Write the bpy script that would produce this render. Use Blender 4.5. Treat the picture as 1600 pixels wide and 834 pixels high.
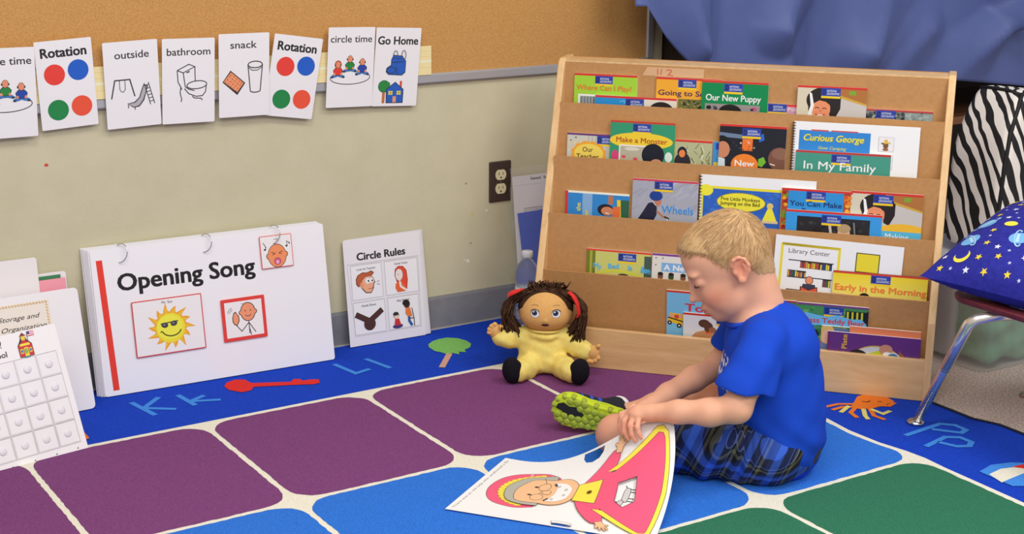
import bpy, bmesh, math, random
import numpy as np
from mathutils import Vector, Matrix
from mathutils.geometry import tessellate_polygon
random.seed(7); rng = np.random.default_rng(7)
SC = bpy.context.scene; COL = SC.collection
for o_ in list(bpy.data.objects): bpy.data.objects.remove(o_)

# ------------------------------------------------------------------ camera
cam_d = bpy.data.cameras.new('camera'); cam_d.sensor_width = 36.0; cam_d.lens = 52.68; cam_d.clip_start = .05
CAM = bpy.data.objects.new('camera', cam_d); COL.objects.link(CAM)
CR = ((.8418, -.5393, .0084), (.1321, .2217, .9661), (.5229, .8124, -.2583))     # right, up, forward
CAM.matrix_world = Matrix(((CR[0][0], CR[1][0], -CR[2][0], 0), (CR[0][1], CR[1][1], -CR[2][1], -3.4529),
                           (CR[0][2], CR[1][2], -CR[2][2], 1.2445), (0, 0, 0, 1)))
SC.camera = CAM
# ------------------------------------------------------------------ world, ceiling lamps and bounced flash
W = bpy.data.worlds.new('world'); SC.world = W; W.use_nodes = True
W.node_tree.nodes['Background'].inputs[0].default_value = (1.0, .985, .965, 1)
W.node_tree.nodes['Background'].inputs[1].default_value = .40
def area(name, loc, target, sx, sy, watt, color=(1, .985, .955)):
    l = bpy.data.lights.new(name, 'AREA'); l.shape = 'RECTANGLE'; l.size = sx; l.size_y = sy; l.energy = watt; l.color = color
    o = bpy.data.objects.new(name, l); COL.objects.link(o); o.location = loc
    o.rotation_euler = (Vector(target) - Vector(loc)).to_track_quat('-Z', 'Y').to_euler(); return o
area('lamp_or_bounce', (.7, -1.9, 2.75), (.75, -1.8, 0), 1.2, .6, 27)
area('lamp_or_bounce', (2.6, -2.3, 2.75), (2.6, -2.2, 0), 1.2, .6, 27)
area('lamp_or_bounce', (-.6, -4.2, 2.75), (.6, -2.8, 0), 1.8, 1.2, 50)  # added light for flash bounced off the ceiling behind the camera, not a fixture
area('lamp_or_bounce', (1.9, -4.4, 2.75), (1.9, -2.6, 0), 1.8, 1.2, 50)  # added bounce light as well, on the right-hand side
SC.view_settings.view_transform = 'Standard'; SC.view_settings.look = 'None'
SC.view_settings.gamma = 1; SC.view_settings.exposure = 0.0; SC.view_settings.use_curve_mapping = False

# ------------------------------------------------------------------ materials
def lin(c):
    return tuple(((v/255)/12.92 if v/255 <= .04045 else ((v/255+.055)/1.055)**2.4) for v in c)
GAIN = 1.12
def albedo(c): return tuple(min(.9, v*GAIN) for v in lin(c))
_mats = {}
def nodes_of(name):
    m = bpy.data.materials.new(name); m.use_nodes = True; nt = m.node_tree
    b = nt.nodes['Principled BSDF']; return m, nt, b
def N(nt, t, **kw):
    n = nt.nodes.new(t)
    for k, v in kw.items():
        if k.startswith('i_'):
            key = k[2:]; key = int(key) if key.isdigit() else key.replace('_', ' ')
            n.inputs[key].default_value = v
        else: setattr(n, k, v)
    return n
def flat(c, rough=.55, metal=0.0, spec=.35):
    k = (tuple(c), rough, metal, spec)
    if k not in _mats:
        m, nt, b = nodes_of('paint_%02x%02x%02x' % tuple(int(v) for v in c))
        b.inputs['Base Color'].default_value = (*albedo(c), 1); b.inputs['Roughness'].default_value = rough
        b.inputs['Metallic'].default_value = metal; b.inputs['Specular IOR Level'].default_value = spec
        _mats[k] = m
    return _mats[k]
def ramp(nt, stops, interp='LINEAR'):
    r = N(nt, 'ShaderNodeValToRGB'); r.color_ramp.interpolation = interp; e = r.color_ramp.elements
    while len(e) < len(stops): e.new(.5)
    for i, (p, c) in enumerate(stops): e[i].position = p; e[i].color = (*albedo(c), 1)
    return r
def noisy(name, c1, c2, scale, rough=.8, bump=.0, stretch=(1, 1, 1), detail=4, lo=.35, hi=.65, bscale=None, spec=.25, sheen=0, coord='Object'):
    if name in _mats: return _mats[name]
    m, nt, b = nodes_of(name); L = nt.links
    tc = N(nt, 'ShaderNodeTexCoord'); mp = N(nt, 'ShaderNodeMapping'); mp.inputs['Scale'].default_value = stretch
    L.new(tc.outputs[coord], mp.inputs[0])
    n = N(nt, 'ShaderNodeTexNoise', i_Scale=scale, i_Detail=detail, i_Roughness=.6); L.new(mp.outputs[0], n.inputs['Vector'])
    r = ramp(nt, [(lo, c1), (hi, c2)]); L.new(n.outputs['Fac'], r.inputs[0]); L.new(r.outputs[0], b.inputs['Base Color'])
    b.inputs['Roughness'].default_value = rough; b.inputs['Specular IOR Level'].default_value = spec
    if sheen: b.inputs['Sheen Weight'].default_value = sheen
    if bump:
        n2 = N(nt, 'ShaderNodeTexNoise', i_Scale=bscale or scale, i_Detail=3); L.new(mp.outputs[0], n2.inputs['Vector'])
        bp = N(nt, 'ShaderNodeBump', i_Strength=bump, i_Distance=.004); L.new(n2.outputs['Fac'], bp.inputs['Height']); L.new(bp.outputs[0], b.inputs['Normal'])
    _mats[name] = m; return m

# ------------------------------------------------------------------ object helpers
def link(o, parent=None):
    COL.objects.link(o)
    if parent is not None: o.parent = parent
    return o
def tag(o, label=None, cat=None, group=None, kind=None):
    if label: o['label'] = label
    if cat: o['category'] = cat
    if group: o['group'] = group
    if kind: o['kind'] = kind
    return o
def thing(name, label, cat, mat=None, group=None):
    o = bpy.data.objects.new(name, None); o.empty_display_size = .05; link(o)
    if mat is not None: o.matrix_world = mat
    return tag(o, label, cat, group)
def frame(org, ex, ey, ez):
    return Matrix(((ex[0], ey[0], ez[0], org[0]), (ex[1], ey[1], ez[1], org[1]), (ex[2], ey[2], ez[2], org[2]), (0, 0, 0, 1)))
def mesh_obj(name, V, Fc, mats, parent=None, mi=None, smooth=False, mat4=None, cols=None):
    me = bpy.data.meshes.new(name); me.from_pydata([tuple(map(float, v)) for v in V], [], [tuple(map(int, f)) for f in Fc])
    if not isinstance(mats, (list, tuple)): mats = [mats]
    for m in mats: me.materials.append(m)
    if mi is not None: me.polygons.foreach_set('material_index', list(map(int, mi)))
    if smooth: me.polygons.foreach_set('use_smooth', [True]*len(me.polygons))
    if cols is not None:
        a = me.color_attributes.new('Col', 'FLOAT_COLOR', 'POINT'); a.data.foreach_set('color', np.asarray(cols, np.float32).ravel())
    me.update(); o = bpy.data.objects.new(name, me); link(o, parent)
    if mat4 is not None: o.matrix_world = mat4
    return o
class MB:
    """collects boxes, tubes, lathes of one part"""
    def __init__(s): s.V = []; s.F = []; s.M = []
    def add(s, V, F, m=0):
        b = len(s.V); s.V += [tuple(v) for v in V]; s.F += [tuple(i+b for i in f) for f in F]; s.M += [m]*len(F); return s
    def box(s, lo, hi, m=0, bev=0.0, M=None):
        bm = bmesh.new(); bmesh.ops.create_cube(bm, size=1)
        for v in bm.verts: v.co = Vector([lo[i]+(v.co[i]+.5)*(hi[i]-lo[i]) for i in range(3)])
        if bev: bmesh.ops.bevel(bm, geom=bm.edges[:], offset=bev, segments=2, affect='EDGES', profile=.5)
        return s.bm(bm, m, M)
    def bm(s, bm, m=0, M=None):
        bm.verts.index_update()
        s.add([(M @ v.co if M else v.co)[:] for v in bm.verts], [[v.index for v in f.verts] for f in bm.faces], m); bm.free(); return s
    def tube(s, pts, r, n=10, m=0, cap=True):
        P = [Vector(p) for p in pts]; R = r if isinstance(r, (list, tuple)) else [r]*len(P); V = []; Fc = []
        up = None
        for i, p in enumerate(P):
            t = (P[min(i+1, len(P)-1)] - P[max(i-1, 0)]).normalized()
            if up is None: up = t.orthogonal().normalized()
            up = (up - t*up.dot(t)); up = up.normalized() if up.length > 1e-6 else t.orthogonal().normalized()
            w = t.cross(up)
            for k in range(n):
                a = 2*math.pi*k/n; V.append(p + (up*math.cos(a) + w*math.sin(a))*R[i])
        for i in range(len(P)-1):
            for k in range(n): Fc.append((i*n+k, i*n+(k+1) % n, (i+1)*n+(k+1) % n, (i+1)*n+k))
        if cap: Fc.append(tuple(range(n))[::-1]); Fc.append(tuple((len(P)-1)*n+k for k in range(n)))
        return s.add([v[:] for v in V], Fc, m)
    def lathe(s, prof, n=24, m=0, org=(0, 0, 0)):
        V = []; Fc = []
        for r, z in prof:
            for k in range(n): a = 2*math.pi*k/n; V.append((org[0]+r*math.cos(a), org[1]+r*math.sin(a), org[2]+z))
        for i in range(len(prof)-1):
            for k in range(n): Fc.append((i*n+k, i*n+(k+1) % n, (i+1)*n+(k+1) % n, (i+1)*n+k))
        if prof[0][0] > 1e-6: Fc.append(tuple(range(n))[::-1])
        if prof[-1][0] > 1e-6: Fc.append(tuple((len(prof)-1)*n+k for k in range(n)))
        return s.add(V, Fc, m)
    def prism(s, poly, t0, t1, m=0, axes=(0, 1, 2)):
        """poly in the plane of axes[0],axes[1], extruded along axes[2] from t0 to t1"""
        n = len(poly); V = []
        for t in (t0, t1):
            for p in poly:
                v = [0, 0, 0]; v[axes[0]] = p[0]; v[axes[1]] = p[1]; v[axes[2]] = t; V.append(v)
        Fc = [(i, (i+1) % n, n+(i+1) % n, n+i) for i in range(n)]
        for tri in tessellate_polygon([[Vector((p[0], p[1], 0)) for p in poly]]): Fc.append(tri[::-1]); Fc.append(tuple(n+i for i in tri))
        return s.add(V, Fc, m)
    def obj(s, name, mats, parent=None, smooth=False, mat4=None):
        o = mesh_obj(name, s.V, s.F, mats, parent, s.M, smooth, mat4)
        bm = bmesh.new(); bm.from_mesh(o.data); bmesh.ops.recalc_face_normals(bm, faces=bm.faces[:]); bm.to_mesh(o.data); bm.free()
        return o
def auto_smooth(o, deg=40):
    me = o.data; bm = bmesh.new(); bm.from_mesh(me)
    for f in bm.faces: f.smooth = True
    for e in bm.edges: e.smooth = not (len(e.link_faces) == 2 and e.calc_face_angle(0) > math.radians(deg))
    bm.to_mesh(me); bm.free(); return o

# ------------------------------------------------------------------ flat artwork (printing on sheets, covers, rug): real polygons in thin layers
_txt = {}
def text_geo(s, bold=0.0, shear=0.0):
    k = (s, bold, shear)
    if k not in _txt:
        cu = bpy.data.curves.new('t', 'FONT'); cu.body = s; cu.offset = bold; cu.shear = shear; cu.resolution_u = 3; cu.fill_mode = 'FRONT'
        o = bpy.data.objects.new('t', cu); COL.objects.link(o); dg = bpy.context.evaluated_depsgraph_get()
        me = bpy.data.meshes.new_from_object(o.evaluated_get(dg)); 
        V = [(v.co.x, v.co.y) for v in me.vertices]; Fc = [tuple(p.vertices) for p in me.polygons]
        bpy.data.objects.remove(o); bpy.data.curves.remove(cu); bpy.data.meshes.remove(me); _txt[k] = (V, Fc)
    return _txt[k]
CAP = max(v[1] for v in text_geo('H')[0])
class Art:
    """artwork in picture units (x right, y down from the top left), sx/sy metres per unit"""
    def __init__(s, sx, sy=None, ox=0.0, oy=0.0, rough=.5, eps=5e-5):
        s.sx = sx; s.sy = sy or sx; s.ox = ox; s.oy = oy; s.P = []; s.rough = rough; s.eps = eps; s.k = 0
    def put(s, V, Fc, c, up=True):
        s.k += 1 if up else .3
        s.P.append((V, Fc, c, s.k)); return s
    def poly(s, pts, c, holes=None, up=True):
        loops = [[Vector((p[0], p[1], 0)) for p in pts]] + [[Vector((p[0], p[1], 0)) for p in h] for h in (holes or [])]
        V = [(v.x, v.y) for l in loops for v in l]; return s.put(V, [tuple(t) for t in tessellate_polygon(loops)], c, up)
    def rect(s, x0, y0, x1, y1, c, up=True): return s.put([(x0, y0), (x1, y0), (x1, y1), (x0, y1)], [(0, 1, 2, 3)], c, up)
    def rbox(s, x0, y0, x1, y1, r, c, holes=None): return s.poly(rounded(x0, y0, x1, y1, r), c, holes)
    def ell(s, x, y, rx, ry=None, c=(0, 0, 0), rot=0, a0=0, a1=360, n=28, up=True):
        ry = ry or rx; r = math.radians(rot); P = []
        full = abs(a1-a0) >= 360
        for i in range(n + (0 if full else 1)):
            a = math.radians(a0+(a1-a0)*i/n); px, py = rx*math.cos(a), ry*math.sin(a)
            P.append((x+px*math.cos(r)-py*math.sin(r), y+px*math.sin(r)+py*math.cos(r)))
        return s.poly(P, c, up=up)
    def line(s, pts, w, c, closed=False, up=True):
        P = [Vector((p[0], p[1])) for p in pts]
        if closed: P = P + [P[0], P[1]]
        V = []; Fc = []
        for i, p in enumerate(P):
            d1 = (P[i]-P[i-1]).normalized() if i else None; d2 = (P[i+1]-P[i]).normalized() if i < len(P)-1 else None
            d = (d1+d2) if d1 is not None and d2 is not None else (d1 if d1 is not None else d2)
            if d.length < 1e-6: d = d2
            d = d.normalized(); k = 1/max(.5, abs(d.dot(d2 if d2 is not None else d1))); nn = Vector((-d.y, d.x))*w/2*k
            V += [tuple(p+nn), tuple(p-nn)]
        for i in range(len(P)-1): Fc.append((2*i, 2*i+1, 2*i+3, 2*i+2))
        return s.put(V, Fc, c, up)
    def oell(s, x, y, rx, ry, w, c, rot=0, a0=0, a1=360, n=28):
        r = math.radians(rot); P = []
        for i in range(n+1):
            a = math.radians(a0+(a1-a0)*i/n); px, py = rx*math.cos(a), ry*math.sin(a)
            P.append((x+px*math.cos(r)-py*math.sin(r), y+px*math.sin(r)+py*math.cos(r)))
        return s.line(P, w, c)
    def text(s, t, x, y, h, c, w=None, al='L', bold=0.0, shear=0.0, rot=0.0):
        """cap height h, baseline at y; w: total width to fit; rot clockwise degrees"""
        V, Fc = text_geo(t, 0.0, shear); x0 = min(v[0] for v in V); x1 = max(v[0] for v in V)
        ky = h/CAP; kx = w/(x1-x0) if w else ky; wd = (x1-x0)*kx; off = {'L': 0, 'C': -wd/2, 'R': -wd}[al]; r = math.radians(rot)
        b_ = max(0, bold)                  # heavier strokes: the same letters laid a hair apart
        for dx, dy in ((0, 0), (b_, 0), (-b_, 0), (b_*.7, b_*.6), (-b_*.7, b_*.6), (b_*.7, -b_*.6), (-b_*.7, -b_*.6)) if b_ > 0 else ((0, 0),):
            Q = []
            for vx, vy in V:
                px = (vx-x0+dx)*kx+off; py = -(vy+dy)*ky; Q.append((x+px*math.cos(r)-py*math.sin(r), y+px*math.sin(r)+py*math.cos(r)))
            s.put(Q, [f[::-1] for f in Fc], c)
        return s
    def clip(s, x0, y0, x1, y1):
        """cut away what lies outside the sheet"""
        out = []
        for V, Fc, c, k in s.P:
            if all(x0 <= v[0] <= x1 and y0 <= v[1] <= y1 for v in V): out.append((V, Fc, c, k)); continue
            bm = bmesh.new(); vs = [bm.verts.new((v[0], v[1], 0)) for v in V]
            for f in Fc:
                try: bm.faces.new([vs[i] for i in f])
                except ValueError: pass
            for co, no in (((x0, 0, 0), (-1, 0, 0)), ((x1, 0, 0), (1, 0, 0)), ((0, y0, 0), (0, -1, 0)), ((0, y1, 0), (0, 1, 0))):
                bmesh.ops.bisect_plane(bm, geom=bm.verts[:]+bm.edges[:]+bm.faces[:], plane_co=co, plane_no=no, clear_outer=True)
            bm.verts.index_update()
            out.append(([(v.co.x, v.co.y) for v in bm.verts], [[v.index for v in f.verts] for f in bm.faces], c, k)); bm.free()
        s.P = out; return s
    def grid(s, step):
        """subdivide along a grid so the artwork can follow a bent sheet"""
        out = []
        for V, Fc, c, k in s.P:
            bm = bmesh.new(); vs = [bm.verts.new((v[0], v[1], 0)) for v in V]
            for f in Fc:
                try: bm.faces.new([vs[i] for i in f])
                except ValueError: pass
            for ax in (0, 1):
                lo = min(v[ax] for v in V); hi = max(v[ax] for v in V); q = math.floor(lo/step)*step
                while q < hi:
                    if q > lo:
                        co = [0, 0, 0]; no = [0, 0, 0]; co[ax] = q; no[ax] = 1
                        bmesh.ops.bisect_plane(bm, geom=bm.verts[:]+bm.edges[:]+bm.faces[:], plane_co=co, plane_no=no)
                    q += step
            bm.verts.index_update()
            out.append(([(v.co.x, v.co.y) for v in bm.verts], [[v.index for v in f.verts] for f in bm.faces], c, k)); bm.free()
        s.P = out; return s
    def emit(s, z0=0.0, fn=None):
        """-> V, F, colour per face; fn maps (x, y, z) in metres"""
        Vo = []; Fo = []; Co = []
        for V, Fc, c, k in s.P:
            b = len(Vo); z = z0+s.eps*k
            for v in V:
                p = (s.ox+v[0]*s.sx, s.oy-v[1]*s.sy, z); Vo.append(fn(*p) if fn else p)
            for f in Fc:
                a = 0.0
                for i in range(len(f)): p, q = V[f[i]], V[f[(i+1) % len(f)]]; a += p[0]*q[1]-q[0]*p[1]
                f = tuple(f) if a < 0 else tuple(f)[::-1]
                Fo.append(tuple(i+b for i in f)); Co.append(c)
        return Vo, Fo, Co
def rounded(x0, y0, x1, y1, r, n=5):
    P = []
    for cx, cy, a in ((x1-r, y1-r, 0), (x0+r, y1-r, 90), (x0+r, y0+r, 180), (x1-r, y0+r, 270)):
        for i in range(n+1): t = math.radians(a+90*i/n); P.append((cx+r*math.cos(t), cy+r*math.sin(t)))
    return P
def art_obj(name, base, art, parent=None, mat4=None, rough=.5, extra=None, z0=0.0, fn=None):
    """one mesh: the sheet (base: MB with its materials in extra) and the printing on it"""
    V, Fo, Co = art.emit(z0, fn); mats = list(extra or []); idx = {}
    mi = list(base.M)
    for c in Co:
        if c not in idx: idx[c] = len(mats); mats.append(c if isinstance(c, bpy.types.Material) else flat(c, rough))
        mi.append(idx[c])
    b = len(base.V); return mesh_obj(name, list(base.V)+V, list(base.F)+[tuple(i+b for i in f) for f in Fo], mats, parent, mi, False, mat4)
def sheet(w, h, t, c, r=0.0, rough=.5):
    """sheet lying in its local xy plane: x 0..w, y -h..0, front at z=0"""
    mb = MB(); P = rounded(0, -h, w, 0, r) if r else [(0, -h), (w, -h), (w, 0), (0, 0)]
    mb.prism(P, -t, 0); return mb, [flat(c, rough)]

# ------------------------------------------------------------------ distance-field modelling for soft bodies
class Vol:
    def __init__(s, lo, hi, h):
        s.lo = np.array(lo, float); s.h = h; s.n = np.ceil((np.array(hi)-s.lo)/h).astype(int)+1
        s.F = np.full(s.n, 1.0, np.float32)
        s.ax = [s.lo[i]+h*np.arange(s.n[i]) for i in range(3)]
    def sub(s, lo, hi):
        a = np.clip(np.floor((np.array(lo)-s.lo)/s.h).astype(int), 0, s.n-1); b = np.clip(np.ceil((np.array(hi)-s.lo)/s.h).astype(int)+1, 1, s.n)
        sl = tuple(slice(a[i], max(b[i], a[i]+1)) for i in range(3))
        g = [s.ax[i][sl[i]].astype(np.float32) for i in range(3)]
        return sl, g[0][:, None, None], g[1][None, :, None], g[2][None, None, :]
    def op(s, fn, lo, hi, k, mode='u'):
        pad = max(k*1.2, .004)+3*s.h; sl, X, Y, Z = s.sub(np.array(lo)-pad, np.array(hi)+pad); d = fn(X, Y, Z); A = s.F[sl]
        if mode == 'u':
            if k > 0: hh = np.maximum(k-np.abs(A-d), 0)/k; s.F[sl] = np.minimum(A, d)-hh*hh*k*.25
            else: s.F[sl] = np.minimum(A, d)
        elif mode == 's':
            d = -d
            if k > 0: hh = np.maximum(k-np.abs(A-d), 0)/k; s.F[sl] = np.maximum(A, d)+hh*hh*k*.25
            else: s.F[sl] = np.maximum(A, d)
        return s
    def cone(s, a, b, ra, rb, k=.01, mode='u'):
        a = np.array(a, float); b = np.array(b, float); ab = b-a; L2 = ab@ab; R = max(ra, rb)
        def fn(X, Y, Z):
            t = np.clip(((X-a[0])*ab[0]+(Y-a[1])*ab[1]+(Z-a[2])*ab[2])/L2, 0, 1)
            return np.sqrt((X-a[0]-t*ab[0])**2+(Y-a[1]-t*ab[1])**2+(Z-a[2]-t*ab[2])**2)-(ra+(rb-ra)*t)
        return s.op(fn, np.minimum(a, b)-R, np.maximum(a, b)+R, k, mode)
    def chain(s, pts, rs, k=.01, mode='u'):
        for i in range(len(pts)-1): s.cone(pts[i], pts[i+1], rs[i], rs[i+1], k, mode)
        return s
    def ell(s, c, r, R=None, k=.01, mode='u'):
        c = np.array(c, float); r = np.array(r, float); R = np.eye(3) if R is None else np.array(R, float)   # rows of R: local axes
        ext = np.sqrt(((R*r[:, None])**2).sum(0))
        def fn(X, Y, Z):
            q = [(X-c[0])*R[i, 0]+(Y-c[1])*R[i, 1]+(Z-c[2])*R[i, 2] for i in range(3)]
            k0 = np.sqrt(sum((q[i]/r[i])**2 for i in range(3))); k1 = np.sqrt(sum((q[i]/r[i]**2)**2 for i in range(3)))
            return k0*(k0-1)/np.maximum(k1, 1e-6)
        return s.op(fn, c-ext, c+ext, k, mode)
    def rbox(s, c, half, R=None, rad=.01, k=.01, mode='u'):
        c = np.array(c, float); half = np.array(half, float)-rad; R = np.eye(3) if R is None else np.array(R, float)
        ext = np.sqrt(((R*(half+rad)[:, None])**2).sum(0))*1.3
        def fn(X, Y, Z):
            q = [np.abs((X-c[0])*R[i, 0]+(Y-c[1])*R[i, 1]+(Z-c[2])*R[i, 2])-half[i] for i in range(3)]
            return np.sqrt(sum(np.maximum(v, 0)**2 for v in q))+np.minimum(np.maximum(np.maximum(q[0], q[1]), q[2]), 0)-rad
        return s.op(fn, c-ext, c+ext, k, mode)
    def cut(s, p, n, k=0.0, lo=None, hi=None):
        """remove the half space on the side n points to"""
        n = np.array(n, float); n /= np.linalg.norm(n); p = np.array(p, float)
        lo = s.lo if lo is None else lo; hi = s.lo+s.h*s.n if hi is None else hi
        return s.op(lambda X, Y, Z: -((X-p[0])*n[0]+(Y-p[1])*n[1]+(Z-p[2])*n[2]), lo, hi, k, 's')
    def warp(s, fn):
        X, Y, Z = s.ax[0][:, None, None].astype(np.float32), s.ax[1][None, :, None].astype(np.float32), s.ax[2][None, None, :].astype(np.float32)
        s.F += fn(X, Y, Z).astype(np.float32); return s
    def mesh(s, smooth=1):
        Fv = s.F; I = Fv < 0; n = s.n
        c = np.zeros(n-1, np.int8)
        for i in (0, 1):
            for j in (0, 1):
                for k in (0, 1): c += I[i:n[0]-1+i, j:n[1]-1+j, k:n[2]-1+k]
        cells = np.argwhere((c > 0) & (c < 8)); idx = -np.ones(n-1, np.int32); idx[tuple(cells.T)] = np.arange(len(cells))
        acc = np.zeros((len(cells), 3)); cnt = np.zeros(len(cells))
        cor = [np.array((i, j, k)) for i in (0, 1) for j in (0, 1) for k in (0, 1)]
        val = [Fv[tuple((cells+q).T)] for q in cor]
        for ia in range(8):
            for ib in range(ia+1, 8):
                if np.abs(cor[ia]-cor[ib]).sum() != 1: continue
                va, vb = val[ia], val[ib]; mk = (va < 0) != (vb < 0); t = np.where(mk, va/np.where(mk, va-vb, 1), 0)
                p = cor[ia]+t[:, None]*(cor[ib]-cor[ia]); acc[mk] += p[mk]; cnt[mk] += 1
        V = s.lo+s.h*(cells+acc/cnt[:, None]); Q = []
        for a in range(3):
            b, d = (a+1) % 3, (a+2) % 3; sl0 = [slice(None)]*3; sl1 = [slice(None)]*3
            sl0[a] = slice(0, n[a]-1); sl1[a] = slice(1, n[a]); A = I[tuple(sl0)]; B = I[tuple(sl1)]
            e = np.argwhere(A != B); e = e[(e[:, b] > 0) & (e[:, d] > 0) & (e[:, b] < n[b]-1) & (e[:, d] < n[d]-1)]
            inn = A[tuple(e.T)]; eb = np.zeros(3, int); eb[b] = 1; ed = np.zeros(3, int); ed[d] = 1
            q = np.stack([idx[tuple((e-eb-ed).T)], idx[tuple((e-ed).T)], idx[tuple(e.T)], idx[tuple((e-eb).T)]], 1)
            q[~inn] = q[~inn][:, ::-1]; Q.append(q)
        Q = np.concatenate(Q)
        for _ in range(smooth):
            E = np.concatenate([Q[:, [0, 1]], Q[:, [1, 2]], Q[:, [2, 3]], Q[:, [3, 0]]]); S = np.zeros_like(V); m = np.zeros(len(V))
            for x, y in ((0, 1), (1, 0)):
                for ax in range(3): S[:, ax] += np.bincount(E[:, x], V[E[:, y], ax], len(V))
                m += np.bincount(E[:, x], minlength=len(V))
            V = .5*V+.5*S/np.maximum(m, 1)[:, None]
        return V, Q
    def obj(s, name, mat, parent=None, smooth=1, mat4=None, cols=None):
        V, Q = s.mesh(smooth); me = bpy.data.meshes.new(name)
        me.vertices.add(len(V)); me.vertices.foreach_set('co', V.astype(np.float32).ravel())
        me.loops.add(Q.size); me.loops.foreach_set('vertex_index', Q.astype(np.int32).ravel())
        me.polygons.add(len(Q)); me.polygons.foreach_set('loop_start', np.arange(0, Q.size, 4, dtype=np.int32))
        me.materials.append(mat); me.update(calc_edges=True); me.polygons.foreach_set('use_smooth', [True]*len(Q))
        if cols is not None:
            a = me.color_attributes.new('Col', 'FLOAT_COLOR', 'POINT'); C = np.ones((len(V), 4), np.float32); C[:, :3] = cols(V); a.data.foreach_set('color', C.ravel())
        o = bpy.data.objects.new(name, me); link(o, parent)
        if mat4 is not None: o.matrix_world = mat4
        return o
# ================================================================== structure
X3 = (1, 0, 0); Z3 = (0, 0, 1)
wall_m = noisy('wall_paint', (195, 187, 156), (200, 192, 162), 9, rough=.62, bump=.12, bscale=160)
carp = noisy('speckled_carpet', (160, 140, 132), (214, 198, 188), 190, rough=.95, bump=.7, detail=3, lo=.36, hi=.62, bscale=260)
mb = MB(); mb.box((-2.2, -4.6, -.06), (5.6, .9, 0)); o = mb.obj('floor', carp); tag(o, kind='structure')
mb = MB(); mb.box((-2.2, 0, 0), (2.735, .12, 2.8)); o = mb.obj('wall_left', wall_m); tag(o, kind='structure')
# small chips and a red dot on the paint
def blob(x, z, r, n=9, seed=0):
    q = random.Random(seed); return [(x+r*q.uniform(.6, 1.2)*math.cos(2*math.pi*i/n), z+r*q.uniform(.6, 1.2)*math.sin(2*math.pi*i/n)) for i in range(n)]
wm = MB()
for i, (x, z, r, k) in enumerate(((.937, .568, .0045, 0), (2.136, .322, .0035, 1), (2.075, .185, .005, 1), (2.089, .318, .004, 2), (2.065, .19, .0025, 1), (2.07, .405, .003, 3), (2.085, .235, .003, 3))):
    wm.prism(blob(x, z, r, seed=i), -.0008, .001, k, axes=(0, 2, 1))
for v in range(len(wm.V)): wm.V[v] = (wm.V[v][0], -abs(wm.V[v][1]) if wm.V[v][1] < 0 else 0, wm.V[v][2])
o = wm.obj('wall_mark', [flat((205, 70, 50)), flat((228, 224, 212)), flat((205, 195, 70)), flat((150, 140, 115))]); tag(o, kind='structure'); o.parent = bpy.data.objects['wall_left']
mb = MB(); mb.prism([(0, 0), (-.012, 0), (-.012, .006), (-.006, .09), (-.003, .0985), (0, .0985)], -2.2, 2.735, axes=(1, 2, 0))
o = mb.obj('baseboard_left', noisy('vinyl_base', (112, 112, 116), (128, 127, 130), 6, rough=.5, spec=.4)); tag(o, kind='structure')
mb = MB(); mb.box((-2.2, -.0175, .0), (2.735, -.011, .010)); o = mb.obj('trim_1', flat((176, 172, 166), .5)); tag(o, kind='structure')
mb = MB(); mb.box((2.735, .42, 0), (5.6, .5, 2.8)); o = mb.obj('wall_back', noisy('dark_recess', (60, 52, 47), (70, 61, 55), 4)); tag(o, kind='structure')

# ------------------------------------------------------------------ rug
def fuzz(c, k=.13):
    key = ('fuzz', c)
    if key not in _mats:
        a = tuple(max(0, v*(1-k)) for v in c); b_ = tuple(min(255, v*(1+k)+3) for v in c)
        _mats[key] = noisy('rug_%02x%02x%02x' % c, a, b_, 420, rough=.95, bump=.3, detail=3, lo=.3, hi=.7, spec=.1, sheen=0)
    return _mats[key]
BLUE, WHITE, PURPLE, LBLUE, GREEN = (22, 60, 176), (222, 214, 198), (114, 62, 110), (44, 106, 198), (46, 106, 80)
redge = [(2.74, -.06), (2.735, -.5), (2.70, -1.0), (2.692, -1.15), (2.69, -1.27), (2.712, -1.33), (2.711, -1.40), (2.705, -1.55), (2.70, -1.8), (2.70, -2.7)]
outline = [(-.6, -2.7), (-.6, -.020), (2.74, -.020)] + redge
base = MB(); base.prism([(p[0], p[1]) for p in outline], .0005, .0085)
A = Art(1, -1, eps=6e-5)
XS = [-.49, -.08, .33, .741, 1.148, 1.55, 1.955, 2.384]; YS = [-.37, -.88, -1.372, -1.87, -2.37]
c5 = [(2.384, -.36), (2.386, -.9), (2.389, -1.09), (2.378, -1.17), (2.381, -1.26), (2.395, -1.33), (2.399, -1.38), (2.394, -1.44), (2.388, -1.66), (2.388, -2.4)]
def c5x(y):
    for (xa, ya), (xb, yb) in zip(c5, c5[1:]):
        if yb <= y <= ya: return xa+(xb-xa)*(ya-y)/(ya-yb)
    return 2.385
A.poly([(-.59, -2.4), (-.59, YS[0]+.009)] + [(x+.009, y) for x, y in [(2.384, YS[0]+.009)]+c5[1:]], fuzz(WHITE, .06))
def cell(x0, x1, y0, y1, c):
    g = .0062; P = rounded(x0+g, y1+g, x1-g, y0-g, .062, 6); Q = []
    rr = random.Random(int(x0*100)+int(y0*977))
    for i in range(len(P)):        # tufted edges are not ruler straight
        a, b = Vector(P[i]), Vector(P[(i+1) % len(P)]); n = max(1, int((b-a).length/.012))
        for k in range(n):
            p = a+(b-a)*k/n; Q.append((p.x+rr.uniform(-.0012, .0012), p.y+rr.uniform(-.0012, .0012)))
    if x1 > 2.3: Q = [(x-(2.384-c5x(y))*max(0, (x-2.0)/.384), y) for x, y in Q]
    A.poly(Q, fuzz(c), up=False)
A.k += 1
for j in range(4):
    for i in range(len(XS)-1): cell(XS[i], XS[i+1], YS[j], YS[j+1], (PURPLE, LBLUE, GREEN, PURPLE)[j])
LET = fuzz((62, 130, 222), .1)
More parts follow.
